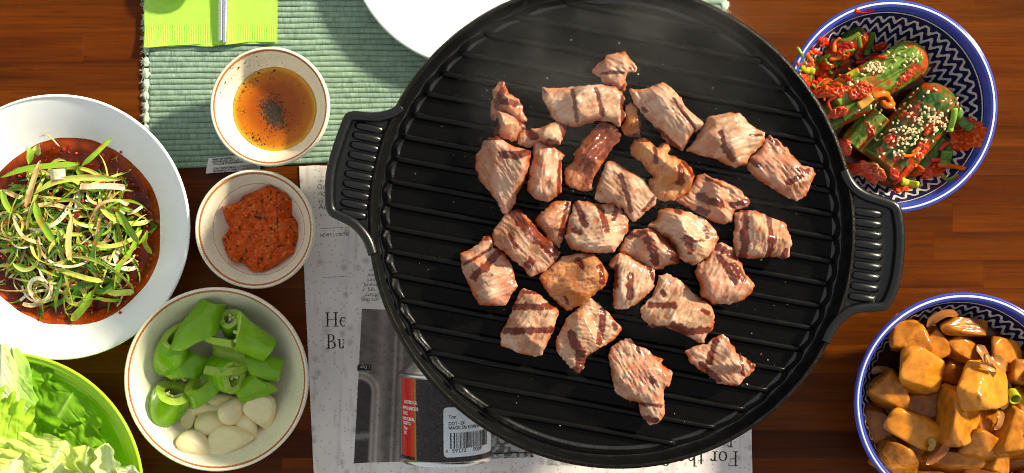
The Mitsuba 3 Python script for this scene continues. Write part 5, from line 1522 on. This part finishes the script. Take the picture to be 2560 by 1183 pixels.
OR, YG, GR = (0.60, 0.13, 0.010), (0.42, 0.45, 0.030), (0.10, 0.20, 0.02)
liquid('kimchi_juice', 'red chilli juice pooled under the stuffed cucumbers', cb4, zb4, sz(150, .03), 0.05, 'chili_dressing', 12)
rng = np.random.default_rng(404)
for i in range(70):
    reg = rng.random()
    if reg < 0.62:
        cx, cy, wh = rng.normal(300, 110), rng.normal(370, 90), 'the left heap by the pan rim'
    elif reg < 0.8:
        cx, cy, wh = rng.normal(500, 70), rng.normal(200, 50), 'the shaded top of the bowl'
    else:
        cx, cy, wh = rng.normal(880, 120), rng.normal(930, 60), 'the lower edge of the thick dark cucumber'
    a0, L_ = rng.normal(0.2, 0.7), rng.uniform(50, 130)
    tone_ = rng.choice(3, p=[0.5, 0.3, 0.2])
    colr = [(0.52, 0.022, 0.005), (0.62, 0.12, 0.008), (0.16, 0.22, 0.015)][tone_]
    nm = ['red', 'orange', 'green'][tone_]
    dx_, dy_ = math.cos(a0) * L_ / 2, -math.sin(a0) * L_ / 2
    stick([(cx - dx_, cy - dy_), (cx + rng.normal(0, 12), cy + rng.normal(0, 12)), (cx + dx_, cy + dy_)], rng.uniform(14, 34), 0.55, colr, 'vegetable_shred', f"{'long' if L_ > 95 else 'short'} {nm} {'rising' if a0 > 0.5 else 'level' if a0 > -0.15 else 'falling'} vegetable shred in {wh}", 'vegetable shred', 600 + i, 'vegetable shreds of the cucumber kimchi', None, rng.uniform(0.0005, 0.004))
stick([(560, 500), (640, 480), (705, 500), (700, 545), (655, 550), (640, 520)], 40, 0.7, OR, 'carrot_curl', 'orange carrot curl in the middle of the cucumber bowl', 'carrot', 1, lift=0.005)
stick([(480, 560), (520, 535), (560, 495)], 55, 0.6, (0.66, 0.30, 0.05), 'carrot_strip', 'pale orange vegetable strip beside the carrot curl', 'carrot', 2, lift=0.004)
stick([(330, 320), (390, 312), (450, 305)], 26, 0.8, OR, 'carrot_strip', 'level orange carrot matchstick at the left of the bowl', 'carrot', 3)
stick([(220, 275), (250, 305), (270, 340)], 24, 0.8, OR, 'carrot_strip', 'short orange carrot matchstick nearest the pan rim', 'carrot', 4)
stick([(510, 165), (540, 210), (560, 240)], 30, 0.8, (0.45, 0.09, 0.008), 'carrot_strip', 'orange carrot strip with shadow in its colour at the top of the bowl', 'carrot', 5)  # darker copy of the carrot orange, with the shadow painted in
stick([(1052, 575), (1054, 640), (1052, 715)], 40, 0.7, (0.22, 0.42, 0.04), 'scallion_bit', 'light green upright scallion stalk at the right of the cucumber bowl', 'scallion', 6, lift=0.004)
stick([(1075, 590), (1130, 625), (1200, 690)], 66, 0.5, (0.12, 0.20, 0.05), 'scallion_bit', 'striped dark scallion leaf on the big red lump', 'scallion', 7, lift=0.004)
stick([(1060, 825), (1055, 880), (1040, 920)], 75, 0.5, (0.12, 0.24, 0.03), 'scallion_bit', 'short green scallion bit at the lower right of the cucumbers', 'scallion', 8, lift=0.004)
stick([(770, 1010), (830, 1025), (885, 1040)], 50, 0.6, YG, 'chive_bit', 'yellow stalk at the bottom of the thick dark cucumber', 'chive', 9, lift=0.003)
stick([(120, 310), (180, 320), (240, 328)], 46, 0.6, (0.36, 0.36, 0.02), 'chive_bit', 'yellow green stalk at the far left by the pan rim', 'chive', 10)
stick([(420, 370), (460, 348), (495, 335)], 40, 0.6, (0.45, 0.42, 0.02), 'chive_bit', 'yellow stalk left of the sesame patch', 'chive', 11)
stick([(612, 80), (615, 140), (600, 210)], 42, 0.4, GR, 'scallion_bit', 'flat green scallion leaf standing at the top of the cucumbers', 'scallion', 12, lift=0.003)
rng = np.random.default_rng(31)
clusters = [(580, 320, 55, 34, 60, 'in the dense patch on the big light cucumber'), (760, 520, 45, 50, 22, 'between the carrot curl and the dark cucumber'), (740, 740, 80, 55, 60, 'spread over the middle of the thick dark cucumber'),
            (880, 660, 60, 60, 46, 'on the upper right of the thick dark cucumber'), (965, 655, 50, 45, 34, 'close to the light green scallion stalk'), (440, 430, 40, 30, 14, 'beside the coarse red clump at the left'),
            (740, 860, 70, 25, 16, 'near the lower end of the thick dark cucumber'), (770, 265, 55, 35, 16, 'on the rounded end of the big light cucumber'), (560, 560, 60, 40, 14, 'below the carrot curl'), (1080, 570, 60, 40, 8, 'by the zigzag wall above the scallion bits'),
            (900, 480, 60, 40, 8, 'at the top end of the thick dark cucumber')]
proto = trimesh.creation.icosphere(2, 1.0)
pv = proto.vertices * [0.00155, 0.0009, 0.0006]
pv[:, 1] *= 1 - 0.35 * proto.vertices[:, 0]
scol = np.tile([[0.62, 0.46, 0.24]], (len(pv), 1)) * (0.8 + 0.3 * (proto.vertices[:, :1] > -0.6))
first = None
for cx, cy, sx, sy, n, where in clusters:
    for _ in range(n):
        q = zc(rng.normal(cx, sx * 0.8), rng.normal(cy, sy * 0.8), .05)
        z = float(pile(q[0], q[1])) + 0.0011 + 0.0012 * rng.random()
        M = T().translate([q[0], q[1], z]).rotate([0, 0, 1], rng.uniform(0, 360)).rotate([0, 1, 0], rng.normal(0, 22)).scale(rng.uniform(0.85, 1.12))
        if first is None:
            first = obj('sesame_seed', (pv, np.array(proto.faces)), 'food_wet', None, smooth=True, color=scol, to_world=M)
            key = first
        else:
            key = again('sesame_seed', first, M)
        tag(key, 'toasted sesame seed ' + where, 'sesame seed', 'sesame seeds on the cucumbers')

# ------------------------------------------------------------------ glazed potatoes
def zo(x, y, z):
    return at(2130 + x / 2.67, 740 + y / 2.67, z)


ko = 1 / 2.67 / F * 0.945


def potato(cx, cy, L, W, deg, z, seed, label, tone=0.5, block=3.0):
    L, W = L * 1.08, W * 1.08
    n, m = 64, 48
    rng = np.random.default_rng(900 + seed)
    th = np.linspace(0, 2 * np.pi, n + 1)[:, None]
    ph = np.linspace(0, np.pi, m)[None, :]
    d = np.stack([np.cos(th) * np.sin(ph), np.sin(th) * np.sin(ph), np.cos(ph) + 0 * th], -1)
    # planes cut a rounded lump into knife-cut faces
    N = rng.normal(0, 1, (8, 3))
    N[:4] = [[1, .15, .1], [-1, .1, -.1], [.1, 1, .1], [-.1, -1, .15]]
    N[4] = [0.1, 0.1, 1]
    N += rng.normal(0, 0.22, N.shape)
    N /= np.linalg.norm(N, axis=1, keepdims=True)
    off = rng.uniform(0.82, 1.0, 8)
    off[5:] = rng.uniform(0.95, 1.2, 3)
    q = np.clip(d @ N.T, 1e-4, None) / off
    r = 1 / (np.sum(q ** (block * 4), -1) ** (1 / (block * 4)))
    r = np.minimum(r, 1.5)
    p = d * r[..., None]
    p = p * (1 + 0.10 * (meshkit.fbm(p * 2.2 + seed * 3, 3) - 0.5) + 0.05 * (meshkit.fbm(p * 7 + seed, 3) - 0.5))[..., None]
    p = p.reshape(-1, 3) * [L * ko / 2, W * ko / 2, min(L, W) * ko * 0.46]
    a = math.radians(-deg)
    tx = rng.normal(0, 0.25)
    p[:, 2] += p[:, 0] * tx + p[:, 1] * rng.normal(0, 0.2)
    c = zo(cx, cy, z)
    v = np.stack([c[0] + p[:, 0] * math.cos(a) - p[:, 1] * math.sin(a), c[1] + p[:, 0] * math.sin(a) + p[:, 1] * math.cos(a), c[2] + p[:, 2]], -1)
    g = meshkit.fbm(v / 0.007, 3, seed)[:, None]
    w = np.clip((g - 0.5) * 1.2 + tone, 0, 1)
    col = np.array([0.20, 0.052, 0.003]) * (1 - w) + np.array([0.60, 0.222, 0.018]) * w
    gr = meshkit.fbm(v / 0.0012, 2, seed + 1)[:, None]
    col = col * (0.85 + 0.3 * gr)
    f = grid_faces(n + 1, m)
    v, f = fix((v, f))
    tag(obj('potato_chunk', (v, f), 'food_gloss', None, smooth=True, color=col), label, 'potato', 'glazed potato chunks in the patterned bowl')


POT = [  # low tones put the shade deep in the heap into the chunk colour
    (370, 262, 240, 215, -25, .047, 'rounded potato chunk at the top left of the bowl', .40),
    (755, 212, 350, 130, 4, .044, 'long level potato baton along the top under the zigzag border', .30),
    (548, 305, 150, 190, -35, .043, 'small potato chunk between the top left one and the top baton', .42),
    (722, 345, 200, 145, 20, .041, 'small angular potato chunk just below the top baton', .42),
    (1015, 362, 200, 145, 10, .045, 'ribbed potato chunk at the upper right with a wet shine', .42),
    (450, 490, 285, 265, 8, .053, 'large pale square potato cube left of centre', .72),
    (245, 640, 250, 220, 25, .045, 'rounded potato chunk at the left below the dark gap', .45),
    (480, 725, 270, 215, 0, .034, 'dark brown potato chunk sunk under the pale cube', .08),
    (858, 588, 310, 290, 6, .057, 'largest pale orange potato cube at the centre right', .78),
    (665, 520, 160, 180, 20, .034, 'potato chunk with shadow in its dark colour, between the two large cubes', .10),
    (722, 795, 275, 330, 10, .052, 'large glossy potato block below the centre', .55),
    (890, 830, 180, 190, 60, .042, 'red orange potato piece under the largest cube', .38),
    (405, 880, 350, 190, 12, .050, 'pale wedge-shaped potato at the left lower middle', .66),
    (155, 860, 150, 240, -10, .035, 'dark potato slice against the left wall of the bowl', .12),
    (1088, 910, 210, 320, 12, .052, 'tall rough potato chunk at the right edge of the photo', .55),
    (370, 1030, 260, 120, 8, .034, 'flat dark slice beneath the pale wedge', .12),
    (890, 1015, 330, 190, 22, .049, 'long tan potato half slanting at the lower middle', .42),
    (290, 1110, 270, 200, 28, .048, 'speckled potato chunk at the bottom left', .40),
    (690, 1105, 370, 150, 4, .043, 'low potato piece along the bottom edge', .34),
    (960, 1120, 140, 180, 20, .050, 'pointed orange potato sliver at the bottom right', .58),
    (1115, 510, 170, 190, 0, .046, 'orange potato lump at the right edge near the onion', .42),
    (1135, 720, 110, 190, 0, .047, 'bright yellow potato bit at the right edge', .68),
    (1100, 1120, 150, 150, 0, .038, 'mottled brown potato bit in the bottom right corner', .22),
    (600, 640, 120, 120, 0, .030, 'potato bit with deep shade in its colour, behind the large glossy block', .06),
]
for i, (x, y, L, W, dg, z, lab, tn) in enumerate(POT):
    potato(x, y, L, W, dg, z, i, lab, tn)
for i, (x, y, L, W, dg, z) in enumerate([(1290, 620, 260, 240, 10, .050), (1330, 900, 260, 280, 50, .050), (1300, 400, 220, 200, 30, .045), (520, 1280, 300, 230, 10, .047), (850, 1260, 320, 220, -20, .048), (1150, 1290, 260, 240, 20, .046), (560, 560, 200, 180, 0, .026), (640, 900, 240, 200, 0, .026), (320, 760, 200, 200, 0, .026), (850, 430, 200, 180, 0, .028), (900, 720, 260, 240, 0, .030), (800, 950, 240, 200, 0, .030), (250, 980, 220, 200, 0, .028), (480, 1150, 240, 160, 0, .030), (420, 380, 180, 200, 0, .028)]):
    potato(x, y, L, W, dg, z, 60 + i, 'potato chunk coloured dark for the shade deep in the glazed heap, mostly hidden', .05)  # lowest tone paints shade into the colour of these buried chunks


scene['gap_dark_brown'] = pr((0.045, 0.012, 0.002), 0.12, 0.4)  # colour of an added disc that darkens the gaps between the chunks
liquid('potato_gap_disc', 'added dark brown disc that darkens the gaps between the potato chunks', cb5, zb5, sz(205, .035), 0.03, 'gap_dark_brown', 15)


def sliver(pts, z, w, tone, name, label, cat, seed, bsdf='food_gloss'):
    q = smooth_profile([zo(x, y, z) for x, y in pts], 10)
    q[:, 2] += 0.0015 * np.sin(np.linspace(0, 3.1, len(q)))
    m_, _ = ribbon(q, w * ko, 'stained', seed, 0.2, 0.4, True)
    col = np.array(tone) * np.array([0.6, 0.45, 0.3]) * (0.75 + 0.5 * meshkit.fbm(m_[0] / 0.002, 2, seed))[:, None]
    tag(obj(name, m_, bsdf, None, smooth=True, color=np.clip(col, 0, .9)), label, cat)


sliver([(500, 210), (540, 160), (620, 118), (715, 125)], .054, 55, (0.42, 0.20, 0.06), 'onion_strip', 'translucent brown onion strip arching over the top baton', 'onion', 1)
sliver([(835, 325), (870, 380), (900, 445)], .072, 70, (0.62, 0.33, 0.12), 'onion_strip', 'short curled onion bit on top of the largest potato cube', 'onion', 2)
sliver([(900, 380), (915, 440), (900, 460)], .0735, 30, (0.70, 0.45, 0.20), 'onion_strip', 'thin pale onion thread on the largest potato cube', 'onion', 3)
sliver([(845, 445), (900, 480), (960, 500)], .0735, 26, (0.66, 0.40, 0.17), 'onion_strip', 'pale onion thread lying level on the largest cube', 'onion', 4)
sliver([(930, 400), (985, 450), (1030, 490)], .070, 80, (0.52, 0.26, 0.07), 'onion_strip', 'soft onion flap hanging over the right side of the largest cube', 'onion', 5)
sliver([(1030, 560), (1020, 650), (1000, 760)], .053, 85, (0.25, 0.15, 0.05), 'onion_strip', 'grey brown translucent onion piece beside the green ring', 'onion', 6)
sliver([(130, 520), (170, 490), (260, 495)], .047, 45, (0.30, 0.17, 0.05), 'onion_strip', 'onion strip at the left above the rounded chunk', 'onion', 7)
sliver([(600, 930), (615, 1000), (570, 1060), (490, 1120)], .056, 75, (0.46, 0.20, 0.06), 'onion_strip', 'curved reddish onion strip at the lower middle', 'onion', 8)
sliver([(510, 950), (530, 985), (515, 1035)], .058, 55, (0.62, 0.50, 0.22), 'onion_strip', 'pale pointed onion tip below the wedge', 'onion', 9)
sliver([(980, 760), (990, 800), (975, 860), (950, 890)], .056, 50, (0.58, 0.32, 0.14), 'onion_strip', 'pale ragged onion bit under the largest cube', 'onion', 10)
an = np.linspace(0, 2 * np.pi, 25)
rc_ = zo(1078, 672, .060)
prof = np.array([[0.0060, -0.006], [0.0062, 0.004], [0.0055, 0.0052], [0.0042, 0.0045], [0.0040, -0.006]]) * 0.78
m_ = lathe(prof[::-1], 32, (0, 0, 0))
vv_ = m_[0] @ np.array([[1, 0, 0], [0, .9, -.45], [0, .45, .9]]).T + rc_
tag(obj('scallion_ring', (vv_, m_[1]), 'food_gloss', None, smooth=True, color=np.tile([[0.34, 0.36, 0.015]], (len(vv_), 1))), 'small yellow green scallion ring among the potatoes', 'scallion')

# ------------------------------------------------------------------ lettuce
scene['leaf'] = {'type': 'principledthin', 'base_color': VC, 'roughness': 0.35, 'diff_trans': 0.7, 'spec_trans': 0.0, 'eta': 1.4}
scene['leaf_wet'] = {'type': 'principledthin', 'base_color': VC, 'roughness': 0.28, 'diff_trans': 0.55, 'eta': 1.45}


def leaf(base, tip, z0, z1, width, label, seed, edge_c, mid_c, rib_c, ruffle=0.006, freq=9, cup=0.006, rib=0.10, arch_=0.01, crumple=0.004, notch=0.07, name='lettuce_leaf'):
    a, b = at(*base, z0), at(*tip, z1)
    L = np.linalg.norm((b - a)[:2])
    t = (b - a)[:2] / L
    sd = np.array([-t[1], t[0]])
    n, m = 110, 81
    s = np.linspace(0, 1, n)[:, None]
    w = np.linspace(-1, 1, m)[None, :]
    half = width / 2 * np.sin(np.pi * np.clip(s * 0.86 + 0.10, 0, 1)) ** 0.6
    jag = 1 + notch * (meshkit.fbm(np.stack([s * 9 + 0 * w, np.sign(w) * 3 + 0 * s, 0 * s + 0 * w + seed], -1), 3) - 0.5) * np.abs(w)
    y = w * half * jag
    x = s * L + 0.025 * L * (meshkit.fbm(np.stack([w * 3 + 0 * s, 0 * s + 0 * w + seed, 0 * w + 0 * s], -1), 2) - 0.5) * s
    al = np.abs(w)
    rf = ruffle * al ** 3 * np.sin(2 * np.pi * freq * s + 2.0 * np.sign(w) + seed + 4 * (meshkit.noise(np.stack([s * 6 + 0 * w, np.sign(w) + 0 * s, 0 * s + 0 * w + seed], -1)) - 0.5))
    rf = 0.45 * rf + ruffle * 2.2 * al ** 3 * (meshkit.fbm(np.stack([s * freq * 1.7 + 0 * w, np.sign(w) * 5 + al * 0.6 + 0 * s, 0 * s + 0 * w + seed * 3], -1), 3) - 0.5)
    # a ruffled margin is longer than the leaf: it also swings sideways
    y = y + 0.7 * ruffle * al ** 4 * np.cos(2 * np.pi * freq * s + seed) * np.sign(w)
    z = z0 + (z1 - z0) * s + arch_ * np.sin(np.pi * s) + cup * al ** 2 + rf
    z = z + crumple * (meshkit.fbm(np.stack([x / 0.018 + 0 * w, y / 0.018, 0 * s + 0 * w + seed], -1), 3) - 0.5) + 0.0035 * (meshkit.fbm(np.stack([x / 0.006 + 0 * w, y / 0.006, 0 * s + 0 * w + seed], -1), 2) - 0.5) * np.clip(al * 2, 0, 1)
    vein = np.clip(1 - np.abs(((s * 7 + al * 1.6 + 0.5 * meshkit.fbm(np.stack([s * 5 + 0 * w, w * 3 + 0 * s, 0 * s + 0 * w + seed], -1), 2)) % 1) - 0.5) * 12, 0, 1) * np.clip(al * 3, 0, 1) * (1 - al)
    z = z - 0.0012 * vein + 0.0022 * np.exp(-(w / (rib * 0.8)) ** 2) * (1 - 0.7 * s)
    P = np.stack([a[0] + x * t[0] + y * sd[0], a[1] + x * t[1] + y * sd[1], z], -1)
    v = P.reshape(-1, 3)
    k = np.clip(al * 1.1 + 0 * s, 0, 1)[..., None]
    g = meshkit.fbm(v / 0.010, 3, seed).reshape(n, m, 1)
    col = np.array(mid_c) * (1 - k) + np.array(edge_c) * k
    col = col * (0.75 + 0.5 * g)
    r_ = np.exp(-(w / (rib * (1.15 - 0.8 * s))) ** 2)[..., None]
    vn = (vein * 0.45)[..., None]
    col = col * (1 - r_) + np.array(rib_c) * r_
    col = col * (1 - vn) + np.array(rib_c) * vn
    tag(obj(name, (v, grid_faces(n, m)), 'leaf', None, smooth=True, color=np.clip(col.reshape(-1, 3), 0.003, .9)), label, 'lettuce', 'lettuce leaves in the green bowl')


def zl(x, y):
    return (x / 3.78, 870 + y / 3.78)


G1, G2, W1, Y1 = (0.19, 0.42, 0.018), (0.26, 0.52, 0.03), (0.70, 0.76, 0.45), (0.60, 0.72, 0.16)
leaf(zl(-60, 1500), zl(330, 120), .052, .081, 0.070, 'large leaf of lettuce deep green right of the white rib, ruffled on its right', 1, G1, G1, (0.30, 0.52, 0.10), 0.004, 7, 0.002, 0.05, 0.006, 0.006)
leaf(zl(200, 1300), zl(700, 410), .062, .077, 0.108, 'broad dark green lettuce leaf with curled holes along its edge by the bowl wall', 2, G1, (0.22, 0.46, 0.03), (0.42, 0.62, 0.14), 0.0065, 5, 0.003, 0.06, 0.004, 0.0045)
leaf(zl(330, 1150), zl(120, 0), .058, .094, 0.026, 'pale lettuce rib standing up the left of the bowl', 3, (0.35, 0.60, 0.10), (0.48, 0.68, 0.20), (0.52, 0.70, 0.28), 0.002, 3, -0.003, 0.30, 0.004, 0.002)
leaf(zl(40, 1000), zl(20, -40), .075, .100, 0.024, 'white lettuce midrib at the top left edge of the photo', 4, (0.66, 0.76, 0.30), W1, (0.80, 0.84, 0.62), 0.0015, 3, -0.004, 0.5, 0.003, 0.002)
leaf(zl(-260, 700), zl(310, 1010), .086, .082, 0.070, 'frilly yellow green lettuce leaf at the left edge', 5, (0.42, 0.68, 0.04), (0.50, 0.70, 0.08), (0.66, 0.78, 0.25), 0.0075, 6, 0.004, 0.08, 0.006, 0.009, 0.5)
leaf(zl(640, 1130), zl(900, 700), .060, .072, 0.036, 'small curly dark green lettuce leaf by the bowl wall', 6, (0.17, 0.38, 0.014), (0.20, 0.42, 0.02), (0.30, 0.54, 0.07), 0.0055, 5, 0.006, 0.08, 0.004, 0.006)
leaf(zl(300, 1420), zl(640, 880), .078, .086, 0.066, 'cupped pale yellow cabbage leaf at the bottom centre', 7, (0.60, 0.72, 0.16), (0.66, 0.76, 0.25), (0.80, 0.84, 0.55), 0.0045, 6, 0.010, 0.14, 0.008, 0.007, 0.3)
leaf(zl(760, 1500), zl(830, 930), .072, .080, 0.062, 'pale cabbage leaf with a wavy edge right of the cupped one', 8, (0.62, 0.72, 0.16), (0.66, 0.76, 0.22), W1, 0.0055, 6, 0.008, 0.10, 0.006, 0.008, 0.3)
leaf(zl(1080, 1420), zl(1010, 900), .082, .094, 0.020, 'narrow white leaf tip standing against the bowl wall', 9, (0.72, 0.80, 0.35), W1, (0.80, 0.84, 0.62), 0.002, 4, 0.006, 0.3, 0.002, 0.003)
leaf(zl(1150, 1480), zl(1270, 1110), .082, .092, 0.026, 'white leaf corner at the bottom right of the bowl', 10, (0.72, 0.80, 0.40), W1, (0.80, 0.84, 0.62), 0.003, 4, 0.004, 0.3, 0.002, 0.003)
leaf(zl(40, 1420), zl(200, 960), .088, .092, 0.046, 'pale cream leaf at the bottom left corner', 11, (0.66, 0.76, 0.20), (0.72, 0.78, 0.36), (0.82, 0.84, 0.60), 0.004, 7, 0.006, 0.2, 0.006, 0.006, 0.3)
leaf(zl(640, 1560), zl(560, 1080), .086, .090, 0.040, 'small white-green leaf fold in front of the cupped leaf', 12, (0.64, 0.74, 0.24), (0.70, 0.78, 0.36), (0.82, 0.84, 0.60), 0.004, 5, 0.008, 0.2, 0.004, 0.006, 0.3)

# ------------------------------------------------------------------ smoke rising off the meat
nz_, ny_, nx_ = 28, 72, 88
lo, hi = np.array([*at(1130, 860, 0.14)[:2], 0.158]), np.array([*at(1960, 20, 0.14)[:2], 0.265])
zz, yy, xx = np.meshgrid(np.linspace(0, 1, nz_), np.linspace(0, 1, ny_), np.linspace(0, 1, nx_), indexing='ij')
p = np.stack([xx * (hi - lo)[0], yy * (hi - lo)[1], zz * (hi - lo)[2]], -1)
warp = np.stack([meshkit.fbm(p / 0.045 + 3 * k, 3, 60 + k) - 0.5 for k in range(3)], -1) * 0.07
wisp = np.clip(1 - np.abs(meshkit.fbm((p + warp) / np.array([0.05, 0.05, 0.11]), 3, 9) - 0.5) * 7, 0, 1) ** 1.6
dens = 0 * xx
for cx, cy, r, a in ((1310, 250, 0.030, 1.3), (1360, 180, 0.028, 0.6), (1640, 110, 0.040, 1.9), (1560, 60, 0.030, 0.7), (1440, 460, 0.022, 0.9), (1500, 560, 0.020, 0.4), (1830, 490, 0.022, 0.7), (1640, 560, 0.016, 0.5), (1600, 800, 0.015, 0.4), (1250, 380, 0.02, 0.4)):
    c = at(cx, cy, 0.16)[:2] - lo[:2]
    q = p[..., :2] - np.array([0.02, 0.015]) * zz[..., None] - c
    dens += a * np.exp(-(q ** 2).sum(-1) / (2 * r * r))
edge = np.clip(np.minimum.reduce([xx, 1 - xx, yy, 1 - yy]) / 0.08, 0, 1) * np.clip(zz / 0.06, 0, 1) * np.clip((1 - zz) / 0.35, 0, 1)
dens = (np.clip(dens, 0, 2.0) * (0.05 + wisp) * edge).astype(np.float32)
box_to = T().translate(lo.tolist()).scale((hi - lo).tolist())
scene['smoke'] = {'type': 'cube', 'to_world': T().translate(((lo + hi) / 2).tolist()).scale(((hi - lo) / 2).tolist()), 'bsdf': {'type': 'null'},
                  'interior': {'type': 'heterogeneous', 'albedo': 0.96, 'scale': 0.5,
                               'sigma_t': {'type': 'gridvolume', 'grid': mi.VolumeGrid(dens[..., None]), 'to_world': box_to, 'filter_type': 'trilinear'}}}
tag('smoke', 'thin grey smoke drifting up from the grilling meat', 'smoke', kind='stuff')
